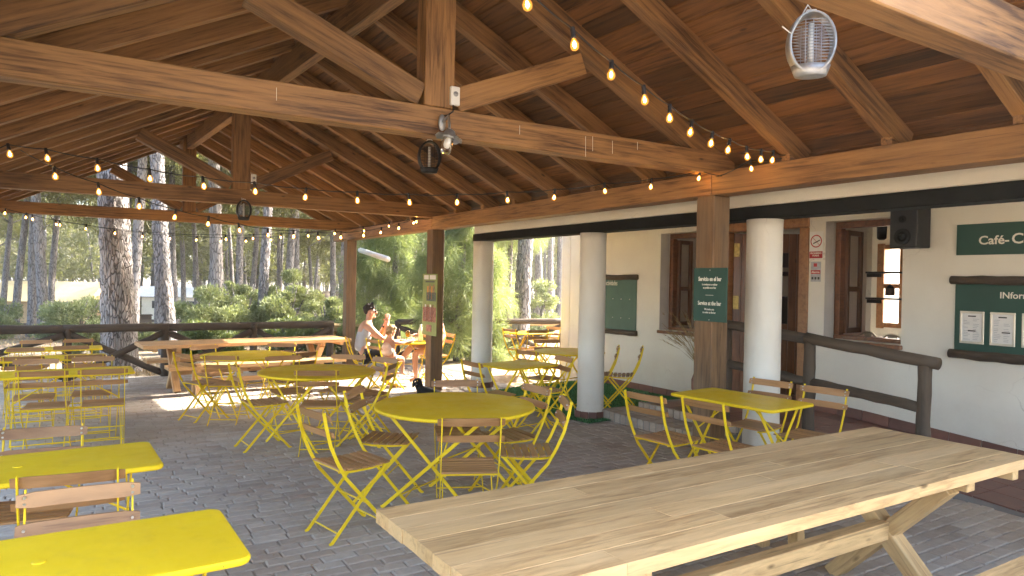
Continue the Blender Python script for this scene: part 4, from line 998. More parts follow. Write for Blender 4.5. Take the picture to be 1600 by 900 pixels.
for v, lab in ((426, 'upper dark shelf in the window view with brackets'), (466, 'lower dark shelf in the window view carrying a lantern')):
    a, b = at_x(1358, v, 10.4), at_x(1412, v, 10.4); s = thing('glass_shelf', lab, 'shelf', b); box('board', (10.3, b.y-.1, a.z-.014), (10.5, a.y, a.z+.014), 'black', s, .002); box('bracket', (10.3, a.y-.22, a.z-.07), (10.36, a.y-.02, a.z-.016), 'black', s, .002)
    if v > 450:
        l = thing('lantern', 'small dark lantern on the lower shelf in the window', 'lantern', (10.4, 0, 0)); c = at_x(1390, v-2, 10.4); box('body', (10.36, c.y-.05, c.z+.02), (10.46, c.y+.05, c.z+.13), 'doorw', l, .006); lathe('cap', [(.06, 0), (.03, .04), (.012, .06)], 'black', l, 10, Matrix.Translation((10.41, c.y, c.z+.13)))
tag(box('partition_wall', (10.52, at_x(1358, 450, 10.6).y, .19), (10.66, at_x(1330, 450, 10.6).y+.4, 2.74), 'plaster', None, 0), 'cream partition wall inside the cafe behind the window', 'wall')
a = at_x(1378, 360, 8.6); hs = thing('ceiling_speaker', 'small black spotlight at the top of the window view', 'spotlight', a); lathe('can', [(.03, -.12), (.055, -.1), (.06, .06), (.04, .09)], 'black', hs, 16, Matrix.Translation(a)); tube('stem', [a+Vector((0, 0, .08)), Vector((a.x, a.y, 2.76))], .012, 'black', hs)
# dried grass by the post
def dried():
    t = thing('dried_grass_vase', 'tall dried grasses standing in a vase behind the front post', 'plant', (at_x(1091, 600, 7.0).x, at_x(1091, 600, 7.0).y, .2))
    base = at_x(1091, 600, 7.0); base.z = .2; lathe('vase', [(.06, 0), (.09, .08), (.09, .2), (.055, .3), (.06, .33)], 'terra', t, 18, Matrix.Translation(base))
    A, B, C = [], [], []
    for k in range(46):
        th = random.gauss(R(120), .6); sp = random.uniform(.1, .52); h = random.uniform(.45, .85)
        p0 = base+Vector((0, 0, .28)); pts = [p0+Vector((math.cos(th)*sp*f**1.8, math.sin(th)*sp*f**1.8, h*f-.12*sp*f**3)) for f in (0, .35, .7, 1)]
        for q, w in zip(pts[:-1], pts[1:]):
            s = Vector((-.42, .9, 0))*.004; A.append(q-s); B.append(q+s); C.append(w)
        for j in range(14):
            q = pts[2].lerp(pts[3], random.uniform(.2, 1.05)); d = (pts[3]-pts[2]).normalized()*.045+Vector((random.gauss(0, .016), random.gauss(0, .016), random.gauss(0, .01))); s = Vector((random.gauss(0, 1), random.gauss(0, 1), 0)).normalized()*.005
            A.append(q-s); B.append(q+s); C.append(q+d)
    me = tri_mesh('stems', np.array(A), np.array(B), np.array(C)); me.materials.append(M['dry']); put('stems', me, None, t)
dried()
# things on the family table
def on_table(x, y): return Vector((x, y, fz(4.78, 10.95)+.7405))
def bottle(x, y, lab):
    t = thing('beer_bottle', lab, 'bottle', on_table(x, y), 'bottles on the family table'); lathe('glass_body', [(.028, 0), (.030, .01), (.030, .12), (.012, .18), (.012, .225)], 'bottleglass', t, 14, Matrix.Translation(on_table(x, y))); lathe('paper_label', [(.0306, .04), (.0306, .10)], 'cream', t, 14, Matrix.Translation(on_table(x, y)))
bottle(4.50, 11.06, 'brown beer bottle left of the pair on the family table'); bottle(4.63, 10.98, 'brown beer bottle right of the pair, beside the orange glass')
g = thing('beer_glass', 'stemmed glass of orange beer on the family table', 'glass', on_table(4.80, 11.0)); g0 = Matrix.Translation(on_table(4.80, 11.0))
lathe('stem', [(.032, 0), (.032, .004), (.005, .01), (.005, .07)], 'white', g, 14, g0); lathe('bowl', [(.008, .07), (.034, .10), (.040, .14), (.033, .19)], 'glass', g, 16, g0); lathe('drink', [(.006, .073), (.032, .10), (.038, .14), (.0375, .155), (0, .155)], 'amber', g, 16, g0)
wb = thing('water_bottle', 'clear plastic water bottle with yellow liquid on the family table', 'bottle', on_table(5.0, 10.92)); w0 = Matrix.Translation(on_table(5.0, 10.92))
lathe('plastic_body', [(.040, 0), (.044, .01), (.044, .09), (.040, .10), (.044, .11), (.044, .19), (.018, .25), (.018, .27)], 'white', wb, 16, w0); lathe('bottle_cap', [(.019, .27), (.019, .29), (.0, .29)], 'white', wb, 12, w0)
pl = thing('plate', 'dark food plate on the family table', 'plate', on_table(4.70, 10.80)); lathe('dish', [(.05, 0), (.11, .012), (.12, .018), (.10, .016), (.0, .008)], 'steel', pl, 20, Matrix.Translation(on_table(4.70, 10.80))); lathe('food', [(.06, .012), (.05, .03), (.0, .036)], 'blackcloth', pl, 10, Matrix.Translation(on_table(4.70, 10.80)))
# ------------------------------------------------------------------ vegetation
def clump_tris(centres, radii, n, ln, wd, droop=0., up=.25):
    """n thin leaf triangles spread through each ellipsoidal clump"""
    cs = np.repeat(np.array(centres), n, 0); rs = np.repeat(np.array(radii), n, 0); N = len(cs)
    d = rng.normal(size=(N, 3)); d /= np.linalg.norm(d, axis=1)[:, None]
    p = cs+d*rs*(rng.random(N)**.45)[:, None]
    t = d*.8+rng.normal(0, .55, (N, 3)); t[:, 2] += up-droop; t /= np.linalg.norm(t, axis=1)[:, None]
    s = np.cross(t, rng.normal(size=(N, 3))); s /= np.linalg.norm(s, axis=1)[:, None]
    L = ln*rng.uniform(.6, 1.3, N)[:, None]; w = wd*rng.uniform(.7, 1.3, N)[:, None]
    return p-s*w/2, p+s*w/2, p+t*L
def trunk_data(h, r0, r1, lean=(0, 0), bend=.12, n=14, seg=16, flare=1.35):
    pts, rad = [], []; ph = random.uniform(0, 6.28)
    for i in range(seg+1):
        f = i/seg; z = h*f
        pts.append((lean[0]*f+bend*math.sin(2.2*f*math.pi+ph)*f*.8, lean[1]*f+bend*math.cos(1.7*f*math.pi+ph)*f*.8, z-.15*(1-f)))
        rad.append((r0+(r1-r0)*f)*(1+(flare-1)*math.exp(-z*3.5)))
    return pts, rad
def make_pine(h, r0, lean, crown_z, spread, ncl, per, ln, wd, big=False, limbs=8):
    n, seg = (44, 150) if big else (12, 14)
    pts, rad = trunk_data(h, r0, r0*.45, lean, .10 if big else .16, n, seg)
    V, F = tube_data(pts, rad, n)
    if big:      # plates of bark standing proud of the fissures
        W2 = []
        for i, v in enumerate(V):
            c = Vector(pts[i//n]); d = (v-c); rr = d.length; dn = d.normalized()
            q = Vector((dn.x*rr*10.5, dn.y*rr*10.5, v.z*3.2)); q += noise.noise_vector(q*.7)*.45
            dd = noise.voronoi(q)[0]; k = min(1., (dd[1]-dd[0])*2.6)
            W2.append(c+dn*(rr+.028*(k-.8)+.012*noise.noise(v*3)))
        V = W2
    # bare limbs leaving the upper trunk
    centres, radii = [], []
    allV, allF = list(V), list(F)
    for k in range(limbs):
        f = random.uniform(.55, .97); i = int(f*seg); b = Vector(pts[i]); a = random.uniform(0, 6.28); L = spread*random.uniform(.5, 1.0)
        e = b+Vector((math.cos(a)*L, math.sin(a)*L, L*random.uniform(.15, .8))); m = b.lerp(e, .5)+Vector((0, 0, random.uniform(-.25, .15)))
        v2, f2 = tube_data([b, m, e], [rad[i]*.42, rad[i]*.28, .02], 6); o = len(allV); allV += v2; allF += [tuple(o+q for q in x) for x in f2]
        for j in range(2): centres.append(tuple(e+Vector((random.gauss(0, .5), random.gauss(0, .5), random.gauss(.2, .3))))); s = random.uniform(.5, .95)*spread*.36; radii.append((s, s, s*.6))
    top = Vector(pts[-1])
    for k in range(ncl-len(centres)):
        a = random.uniform(0, 6.28); r = spread*math.sqrt(random.random()); z = crown_z+(h-crown_z+.8)*random.random()**.8
        centres.append((top.x*.8+math.cos(a)*r, top.y*.8+math.sin(a)*r, z)); s = random.uniform(.5, 1.0)*spread*.34; radii.append((s, s, s*.6))
    A, B, C = clump_tris(centres, radii, per, ln, wd)
    tm = mesh(allV, allF, 'trunk', True); tm.materials.append(M['palebark' if big and r0 > .3 else 'bark'])
    cm = tri_mesh('crown', A, B, C); cm.materials.append(M['needle'])
    return tm, cm
def pine(u, depth, tm, cm, label, scale=1, rz=None, group='pines of the wood around the camp', name='pine_tree'):
    p = at_depth(u, 500, depth); z = gz(p.x, p.y)
    rz = random.uniform(0, 6.28) if rz is None else rz
    t = thing(name, label, 'tree', (0, 0, 0), group)
    put('trunk', tm, None, t); put('crown', cm, None, t)
    t.matrix_basis = Matrix.Translation((p.x, p.y, z-.02)) @ Matrix.Rotation(rz, 4, 'Z') @ Matrix.Diagonal((scale, scale, scale, 1)); return t
rzv = math.atan2(_r.y, _r.x)
tm, cm = make_pine(10.5, .335, (-.55, .2), 7.2, 3.2, 46, 300, .24, .035, True)
pine(189, 13.9, tm, cm, 'massive grey pine trunk with plated bark just beyond the far railing', 1, rzv)
tm, cm = make_pine(10.5, .215, (-.9, .0), 7.0, 2.8, 40, 260, .24, .035, True)
pine(266, 17.0, tm, cm, 'thick grey pine trunk second in size, rising behind the long picnic table', 1, rzv)
tm, cm = make_pine(10, .165, (.25, .0), 7.0, 2.6, 36, 260, .24, .035, True)
pine(409, 20.5, tm, cm, 'grey pine trunk rising out of the big bush beyond the railing', 1, rzv)
tm, cm = make_pine(11, .225, (.35, .1), 6.8, 2.9, 40, 260, .24, .035, True)
pine(813, 17.5, tm, cm, 'sunlit reddish pine trunk framed between the two left white columns', 1, rzv)
tm, cm = make_pine(11, .16, (.0, .1), 6.5, 2.8, 40, 260, .24, .035, True)
pine(628, 19.5, tm, cm, 'dark pine trunk wrapped in feathery green behind the family', 1, rzv)
VAR = [make_pine(random.uniform(9.5, 12), .16, (random.uniform(-.7, .7), random.uniform(-.7, .7)), random.uniform(4.6, 6.5), random.uniform(2.2, 3.0), 40, 230, .34, .05) for _ in range(6)]
named = [(207, 21, 'slim reddish pine trunk directly right of the massive trunk', 1.1), (23, 30, 'pine trunk at the left before the cream tent', 1.05), (50, 27, 'pine trunk before the cream tent, left of a close pair', 1.1), (68, 25.5, 'pine trunk before the cream tent, right of a close pair', 1.2),
 (78, 34, 'slanting pine trunk behind the pair at the cream tent', 1.1), (343, 25, 'dark brown pine trunk above the big bush', 1.5), (276, 30, 'slender pine trunk right beside the second thick trunk', 1.0), (310, 34, 'slender pine trunk before the white roofed cabin', .9),
 (322, 31, 'pale slender pine trunk at the right of the white roofed cabin', .9), (373, 28, 'pale pine trunk between the dark trunk and the bush trunk', 1.0), (447, 30, 'leaning pine trunk right of the bush trunk', 1.2), (489, 36, 'thin pale leaning pine stem near the brown hut', .7), (538, 25, 'dark pine trunk just left of the far wooden post', 1.35), (3, 36, 'pine trunk at the left edge of the picture', 1.0)]
used = [(u, d) for u, d, *_ in named]
for u, d, lab, s in named:
    tm, cm = random.choice(VAR); pine(u, d, tm, cm, lab, s)
cand = []
tries = 0
while len(cand) < 54 and tries < 4000:
    tries += 1; u = random.uniform(-160, 960); d = random.uniform(27, 62)
    if any(abs(u-a) < 7 and abs(d-b) < 8 for a, b in used) or (40 < u < 165 and 44 < d < 56) or (205 < u < 335 and 45 < d < 58) or (490 < u < 545 and 34 < d < 47): continue
    p = at_depth(u, 450, d)
    if p.x > 7 and p.y < 16: continue
    used.append((u, d)); cand.append((u, d))
cand.sort()
ordn = lambda k: str(k)+('th' if 10 <= k % 100 <= 20 else {1: 'st', 2: 'nd', 3: 'rd'}.get(k % 10, 'th'))
for k, (u, d) in enumerate(cand):
    tm, cm = random.choice(VAR)
    pine(u, d, tm, cm, 'background pine, %s from left among the slender trees of the wood' % ordn(k+1), random.uniform(.85, 1.2))
# pines behind the camera side and left, off the picture, so the place goes on
for k, (x, y) in enumerate(((-9, 12), (-14, 20), (-7, 24), (-18, 6), (-12, -3), (-22, 14), (15, 22), (19, 27), (12, 29), (24, 33))):
    tm, cm = random.choice(VAR); t = thing('pine_tree', 'pine behind or beside the pavilion, outside the picture', 'tree', (0, 0, 0), 'pines of the wood around the camp'); put('trunk', tm, None, t); put('crown', cm, None, t)
    t.matrix_basis = Matrix.Translation((x, y, gz(x, y))) @ Matrix.Rotation(k, 4, 'Z')
# far wood, one mass
def far_wood():
    A, B, C = [], [], []; TV, TF = [], []
    for k in range(430):
        an = random.uniform(-35, 52); D = random.uniform(60, 135)**1.0; x, y = D*math.sin(R(an)), D*math.cos(R(an)); z = gz(x, y); h = random.uniform(9, 13); r = random.uniform(.12, .22)
        lx, ly = random.gauss(0, .7), random.gauss(0, .7)
        v, f = tube_data([(x, y, z), (x+lx*.5, y+ly*.5, z+h*.5), (x+lx, y+ly, z+h)], [r, r*.8, r*.4], 6); o = len(TV); TV += v; TF += [tuple(o+q for q in t) for t in f]
        cs = []; rs = []
        for j in range(13):
            a = random.uniform(0, 6.28); q = 2.6*math.sqrt(random.random()); cs.append((x+lx+q*math.cos(a), y+ly+q*math.sin(a), z+random.uniform(3.6, h+1))); s = random.uniform(.7, 1.4); rs.append((s, s, s*.65))
        a_, b_, c_ = clump_tris(cs, rs, 70, .55, .12); A.append(a_); B.append(b_); C.append(c_)
        if k % 5 != 0:
            cs = [(x+random.gauss(0, 2), y+random.gauss(0, 2), z+random.uniform(.1, 1.4)) for j in range(7)]; rs = [(1.3, 1.3, .9)]*7
            a_, b_, c_ = clump_tris(cs, rs, 60, .3, .12); A.append(a_); B.append(b_); C.append(c_)
    m = mesh(TV, TF, 'far_trunks', True); m.materials.append(M['bark'])
    o = put('far_wood', m); tag(o, 'distant pine wood closing the view as one mass', 'wood', kind='stuff')
    g = tri_mesh('far_foliage', np.concatenate(A), np.concatenate(B), np.concatenate(C)); g.materials.append(M['needle']); q = put('far_foliage', g, None, o); q['kind'] = 'stuff'
far_wood()
# bushes
def bush(u, depth, w, h, label, mat='bushleaf', n=9000, ln=.085, wd=.04, dy=0, zoff=0):
    p = at_depth(u, 500, depth); z = gz(p.x, p.y)+zoff; t = thing('bush', label, 'bush', (p.x, p.y, z), 'bushes beyond the railing')
    cs, rs = [], []
    for k in range(34):
        a = random.uniform(0, 6.28); r = math.sqrt(random.random()); q = random.random()
        cs.append((p.x+math.cos(a)*r*w*.46, p.y+math.sin(a)*r*w*.46, z+h*(.08+.88*q*(1-.5*r*r)))); s = random.uniform(.09, .21)*w; rs.append((s, s, s*.7*min(1, h/w*1.3)))
    A, B, C = clump_tris(cs, rs, n//34, ln, wd, up=.4); me = tri_mesh('foliage', A, B, C); me.materials.append(M[mat]); put('foliage', me, None, t)
    V, F = [], []
    for k in range(9):
        a = random.uniform(0, 6.28); v, f = tube_data([(p.x, p.y, z-.1), (p.x+math.cos(a)*w*.15, p.y+math.sin(a)*w*.15, z+h*.4), (p.x+math.cos(a)*w*.34, p.y+math.sin(a)*w*.34, z+h*.8)], [.04, .025, .008], 5); o = len(V); V += v; F += [tuple(o+i for i in x) for x in f]
    put('stems', mesh(V, F, 'stems', True), 'bark', t)
bush(325, 19.5, 2.2, 1.55, 'big olive green bush below the white roofed cabin', n=26000)
bush(447, 20.5, 2.0, 2.15, 'largest pale green bush, just right of the bush trunk', n=30000)
bush(378, 23, 1.7, 2.3, 'tall bush filling the gap between the two biggest bushes', n=22000)
bush(513, 19.5, 1.5, 1.45, 'rounded grey green bush near the brown hut', n=16000)
bush(118, 23.5, 2.2, 1.75, 'blue green bush before the cream tent', n=22000)
bush(2, 25, 1.3, 1.55, 'bush at the left edge of the picture', n=9000)
bush(330, 16.6, 1.5, .95, 'low dark shrub behind the railing at the long table', 'bushdark', 12000)
bush(455, 17.2, 1.9, .95, 'low dark shrub behind the railing right of the bush trunk', 'bushdark', 14000)
bush(232, 17.8, .8, .75, 'small bright shrub left of the second thick trunk', 'bushleaf', 7000)
bush(562, 18.5, 1.5, 1.2, 'dense green bush behind the man', 'bushdark', 14000)
bush(150, 16.4, 1.0, .75, 'low yellowish shrub left of the massive trunk', 'bushleaf', 8000)
bush(838, 24, 1.6, 2.4, 'small leafy bush near the sunlit trunk between the columns', 'bushleaf', 9000)
# feathery young pines hanging with soft green needles
def feathery(u, depth, w, h, z0, label, n=60000, clumps=130, seed=1):
    random.seed(seed); p = at_depth(u, 450, depth); z = gz(p.x, p.y); t = thing('young_pine', label, 'tree', (p.x, p.y, z), 'feathery young pines beside the terrace')
    V, F = tube_data([(p.x, p.y, z-.1), (p.x+.1, p.y, z+h*.5), (p.x, p.y+.1, z+h)], [.10, .07, .02], 10); put('trunk', mesh(V, F, 'trunk', True), 'bark', t)
    cs, rs = [], []
    for k in range(clumps):
        q = random.random(); zz = z0+(h-z0)*q; R_ = w*.5*(1-.5*q)*random.uniform(.3, 1.0); a = random.uniform(0, 6.28)
        c = (p.x+math.cos(a)*R_, p.y+math.sin(a)*R_, z+zz); cs.append(c); s = random.uniform(.16, .36); rs.append((s, s, s*1.25))
        if k % 3 == 0:
            v, f = tube_data([(p.x, p.y, z+zz*.92), c], [.022, .006], 4); o = len(V); V = V+v; F = F+[tuple(o+i for i in x) for x in f]
    A, B, C = clump_tris(cs, rs, n//clumps, .20, .011, droop=.55, up=0.); me = tri_mesh('crown', A, B, C); me.materials.append(M['feather']); put('crown', me, None, t)
feathery(612, 17.0, 2.6, 5.2, .2, 'feathery young pine behind the family, left of the middle post', 72000, 130, 3)
feathery(716, 15.2, 2.4, 5.4, .1, 'bright feathery young pine right of the middle post', 120000, 180, 4)
feathery(792, 19.5, 2.6, 6.2, 2.9, 'feathery young pine with high boughs over the sunlit trunk', 70000, 110, 5)
feathery(772, 20.5, 1.8, 2.0, .1, 'low feathery young pine at the foot of the sunlit trunk', 36000, 60, 6)
random.seed(21)
# ------------------------------------------------------------------ tents and huts in the wood
def safari_tent(u, depth, zb, L, D, eave, ridge, roofmat, wallmat, label, yaw=0, deck=False, open_end=False):
    p = at_depth(u, 450, depth); t = thing('safari_tent', label, 'tent', (p.x, p.y, zb))
    mw = Matrix.Translation((p.x, p.y, zb)) @ Matrix.Rotation(rzv+R(yaw), 4, 'Z')
    h = L/2; d = D/2; ov = .35
    V = [(-h-ov, -d-ov, eave-.12), (h+ov, -d-ov, eave-.12), (h+ov, 0, ridge), (-h-ov, 0, ridge), (-h-ov, d+ov, eave-.12), (h+ov, d+ov, eave-.12)]
    rf = put('roof', mesh(V+[(x, y, z+.04) for x, y, z in V], [(0, 3, 2, 1), (3, 4, 5, 2), (6, 7, 8, 9), (9, 8, 11, 10), (0, 1, 7, 6), (4, 10, 11, 5), (0, 6, 9, 3), (3, 9, 10, 4), (1, 2, 8, 7), (2, 5, 11, 8)], 'roof'), roofmat, t, mw)
    x0 = -h+(L*.22 if open_end else 0)
    V = [(x0, -d, 0), (h, -d, 0), (h, d, 0), (x0, d, 0), (x0, -d, eave), (h, -d, eave), (h, d, eave), (x0, d, eave), (x0, 0, ridge-.06), (h, 0, ridge-.06)]
    put('wall', mesh(V, [(0, 1, 5, 4), (1, 2, 6, 9, 5), (2, 3, 7, 6), (3, 0, 4, 8, 7)], 'wall'), wallmat, t, mw)
    for x in (x0+L*.10, h-L*.25):
        w_ = put('window', boxmesh(.7, .03, .5, .003, 'black'), None, t, mw @ Matrix.Translation((x+.5, -d-.012, eave*.62)))
        put('window_trim', boxmesh(.78, .02, .05, .003, wallmat), None, w_, mw @ Matrix.Translation((x+.5, -d-.02, eave*.62-.28)))
    for x in (-h, h):
        for y in (-d-.2, d+.2): V2, F2 = tube_data([(x, y, -.7), (x, y, eave)], .04, 6); put('pole', mesh(V2, F2, 'pole'), 'log', t, mw)
    put('deck', boxmesh(L+.8, D+.9, .12, .005, 'log'), None, t, mw @ Matrix.Translation((0, -.1, -.07)))
    if deck:
        for k in range(9): put('deck_baluster', boxmesh(.03, .03, .9, .002, 'log'), None, t, mw @ Matrix.Translation((-h+k*.16, -d-.4, .45)))
        put('deck_handrail', boxmesh(1.5, .05, .05, .002, 'log'), None, t, mw @ Matrix.Translation((-h+.65, -d-.4, .92)))
    return t
safari_tent(84, 49, -1.72, 6.0, 4.2, 1.55, 2.75, 'canvas', 'tan', 'cream canvas safari tent with tan walls at the left among the pines', 6)
safari_tent(274, 50, -1.40, 5.4, 3.6, 1.65, 2.2, 'whiteroof', 'cream', 'white roofed cabin tent on a deck behind the second thick trunk', 4, True, True)
safari_tent(517, 38, -.85, 2.2, 1.5, 1.25, 1.75, 'log', 'tan', 'small brown gabled hut beyond the bushes left of the far post', 72)
bx = at_depth(225, 505, 33); bn = thing('waste_bin', 'small dark wooden bin on the sandy ground before the cabin', 'bin', (bx.x, bx.y, gz(bx.x, bx.y))); box('bin_body', (bx.x-.3, bx.y-.25, gz(bx.x, bx.y)), (bx.x+.3, bx.y+.25, gz(bx.x, bx.y)+.75), 'log', bn); box('bin_lid', (bx.x-.34, bx.y-.29, gz(bx.x, bx.y)+.752), (bx.x+.34, bx.y+.29, gz(bx.x, bx.y)+.80), 'log', bn)
# loose dry grass tufts on the ground beyond the railing
def tufts():
    N = 26000; x = rng.uniform(-6, 16, N); y = 14.9+rng.random(N)**1.5*22; keep = (rng.random(N) < .5+.5*np.sin(x*1.3)*np.sin(y*.9)); x, y = x[keep], y[keep]; N = len(x)
    z = np.array([gz(a, b) for a, b in zip(x, y)]); P = np.stack([x, y, z], 1); a = rng.uniform(0, 6.28, N); s = np.stack([np.cos(a), np.sin(a), 0*a], 1)*.009; T = np.stack([rng.normal(0, .05, N), rng.normal(0, .05, N), rng.uniform(.04, .17, N)], 1)
    me = tri_mesh('dry_grass', P-s, P+s, P+T); me.materials.append(M['dry']); o = put('dry_grass', me); tag(o, 'thin dry grass scattered over the sandy ground', 'grass', kind='stuff')
tufts()
# ------------------------------------------------------------------ people and dog
def skin(name, verts, edges, mat, parent, mw, sub=2):
    """verts: {key: (x, y, z, radius)}; edges: pairs of keys; first key is the root"""
    keys = list(verts); me = bpy.data.meshes.new(name); me.from_pydata([verts[k][:3] for k in keys], [(keys.index(a), keys.index(b)) for a, b in edges], [])
    o = bpy.data.objects.new(name, me); COL.objects.link(o); o.modifiers.new('skin', 'SKIN'); s = o.modifiers.new('sub', 'SUBSURF'); s.levels = sub; s.render_levels = sub
    for i, k in enumerate(keys):
        r = verts[k][3]; r = r if isinstance(r, tuple) else (r, r); me.skin_vertices[0].data[i].radius = r; me.skin_vertices[0].data[i].use_root = (i == 0)
    m2 = bpy.data.meshes.new_from_object(o.evaluated_get(bpy.context.evaluated_depsgraph_get())); bpy.data.objects.remove(o); m2.materials.clear()
    m2.polygons.foreach_set('use_smooth', [True]*len(m2.polygons)); return put(name, m2, mat, parent, mw)
def ball(name, c, r, mat, parent, mw, n=14, sq=None):
    bm = bmesh.new(); bmesh.ops.create_uvsphere(bm, u_segments=n, v_segments=n-4, radius=1)
    for v in bm.verts:
        q = Vector((v.co.x*r[0], v.co.y*r[1], v.co.z*r[2]));
        if sq: q = sq(q)
        v.co = q+Vector(c)
    me = bpy.data.meshes.new(name); bm.to_mesh(me); bm.free(); me.polygons.foreach_set('use_smooth', [True]*len(me.polygons)); return put(name, me, mat, parent, mw)
def hand(verts, edges, wrist, d, side, up, k, curl=.4):
    """palm and five fingers grown from the wrist key; d forward, side towards the thumb, up palm normal"""
    w = Vector(verts[wrist][:3]); d, side, up = Vector(d).normalized(), Vector(side).normalized(), Vector(up).normalized()
    p = w+d*.06; verts[k+'p'] = (*p, (.034, .017)); edges.append((wrist, k+'p'))
    for i, (o, L) in enumerate(((.028, .075), (.010, .085), (-.010, .08), (-.028, .062))):
        a = p+d*.035+side*o; b = a+d*L*.5-up*curl*.01; c = b+d*L*.5*(1-curl)-up*L*.5*curl
        for nm, q, r in (('a', a, .0095), ('b', b, .009), ('c', c, .0075)): verts[k+nm+str(i)] = (*q, r)
        edges += [(k+'p', k+'a'+str(i)), (k+'a'+str(i), k+'b'+str(i)), (k+'b'+str(i), k+'c'+str(i))]
    a = w+d*.03+side*.04; b = a+d*.03+side*.018
    verts[k+'ta'] = (*a, .011); verts[k+'tb'] = (*b, .0085); edges += [(k+'p', k+'ta'), (k+'ta', k+'tb')]
def person_frame(x, y, th, lab):
    t = thing('person', lab, 'person', (x, y, fz(x, y))); return t, Matrix.Translation((x, y, fz(x, y))) @ Matrix.Rotation(R(th-90), 4, 'Z')
# man: local +y is the way he faces, seat at z .47, both hands raised before his face
def man():
    t, mw = person_frame(4.10, 11.14, -8, 'man with short dark hair, sunglasses and grey tank top, hands clasped before his face')
    v = {'pel': (0, -.06, .56, (.155, .115)), 'bel': (0, -.05, .70, (.145, .11)), 'che': (0, -.02, .88, (.165, .12)), 'sh': (0, .02, 1.02, (.12, .085)), 'nk': (0, .05, 1.10, .055), 'hd0': (0, .075, 1.17, .062), 'hd1': (0, .085, 1.25, (.072, .088)), 'hd2': (0, .08, 1.32, (.055, .07))}
    e = [('pel', 'bel'), ('bel', 'che'), ('che', 'sh'), ('sh', 'nk'), ('nk', 'hd0'), ('hd0', 'hd1'), ('hd1', 'hd2')]
    for s, k in ((-1, 'l'), (1, 'r')):
        v[k+'s'] = (s*.185, .03, 1.0, .062); v[k+'u'] = (s*.215, .13, .90, .052); v[k+'e'] = (s*.20, .26, .80, .043); v[k+'f'] = (s*.13, .32, .93, .040); v[k+'w'] = (s*.055, .36, 1.07, .028)
        e += [('sh', k+'s'), (k+'s', k+'u'), (k+'u', k+'e'), (k+'e', k+'f'), (k+'f', k+'w')]
        hand(v, e, k+'w', (-s*.25, .12, 1), (0, -1, .1), (s, 0, 0), k+'h', .55)
        v[k+'h'] = (s*.10, .02, .53, .095); v[k+'t'] = (s*.12, .25, .53, .08); v[k+'k'] = (s*.13, .43, .51, .062); v[k+'c'] = (s*.13, .40, .30, .052); v[k+'a'] = (s*.13, .34, .085, .036); v[k+'ft'] = (s*.14, .44, .035, .036); v[k+'to'] = (s*.15, .54, .025, .028)
        e += [('pel', k+'h'), (k+'h', k+'t'), (k+'t', k+'k'), (k+'k', k+'c'), (k+'c', k+'a'), (k+'a', k+'ft'), (k+'ft', k+'to')]
    b = skin('body', v, e, 'skin', t, mw)
    ball('nose', (0, .178, 1.235), (.014, .022, .022), 'skin', t, mw, 10); ball('chin', (0, .145, 1.165), (.035, .03, .026), 'skin', t, mw, 10)
    for s in (-1, 1): ball('ear', (s*.078, .075, 1.235), (.012, .022, .034), 'skin', t, mw, 10)
    ball('mouth', (0, .163, 1.195), (.022, .008, .006), 'red', t, mw, 8)
    hv = {'c': (0, .055, 1.335, (.062, .07)), 'f': (0, .098, 1.338, (.046, .022)), 'b': (0, .0, 1.28, (.058, .05)), 'n': (0, .012, 1.20, (.045, .03))}
    skin('hair', hv, [('c', 'f'), ('c', 'b'), ('b', 'n')], 'hair', t, mw)
    for i in range(60):
        a = random.uniform(0, 6.28); el = random.uniform(.15, 1.5); d = Vector((math.cos(a)*math.cos(el), math.sin(a)*math.cos(el), math.sin(el))); c = Vector((0, .06, 1.30))+Vector((d.x*.078, d.y*.092, d.z*.088))
        V, F = tube_data([c-d*.014, c-d*.002+Vector((random.gauss(0, .004), random.gauss(0, .004), .0)), c+Vector((random.gauss(0, .008), .006, -.003))], [.018, .014, .005], 6); put('hair_tuft', mesh(V, F, 'hair_tuft', True), 'hair', t, mw)
    g = put('sunglasses', boxmesh(.135, .02, .036, .008, 'black'), None, t, mw @ Matrix.Translation((0, .163, 1.262)))
    for s in (-1, 1): put('temple_arm', boxmesh(.006, .09, .008, .001, 'black'), None, g, mw @ Matrix.Translation((s*.079, .12, 1.264)))
    tv = {'pel': (0, -.06, .575, (.170, .130)), 'bel': (0, -.05, .71, (.162, .127)), 'che': (0, -.02, .87, (.176, .134)), 'up': (0, .0, .955, (.135, .105))}
    te = [('pel', 'bel'), ('bel', 'che'), ('che', 'up')]
    for s, k in ((-1, 'l'), (1, 'r')): tv[k] = (s*.095, .025, 1.055, (.030, .060)); te.append(('up', k))
    skin('tank_top', tv, te, 'greycloth', t, mw)
    sv = {'pel': (0, -.06, .545, (.172, .132))}; se = []
    for s, k in ((-1, 'l'), (1, 'r')): sv[k+'h'] = (s*.10, .04, .53, .108); sv[k+'t'] = (s*.12, .26, .53, .097); se += [('pel', k+'h'), (k+'h', k+'t')]
    skin('shorts', sv, se, 'blackcloth', t, mw)
    V, F = tube_data([(-.105, .325, .99), (-.095, .333, 1.015)], .040, 12); put('wristband', mesh(V, F, 'wristband', True), 'black', t, mw)
man()
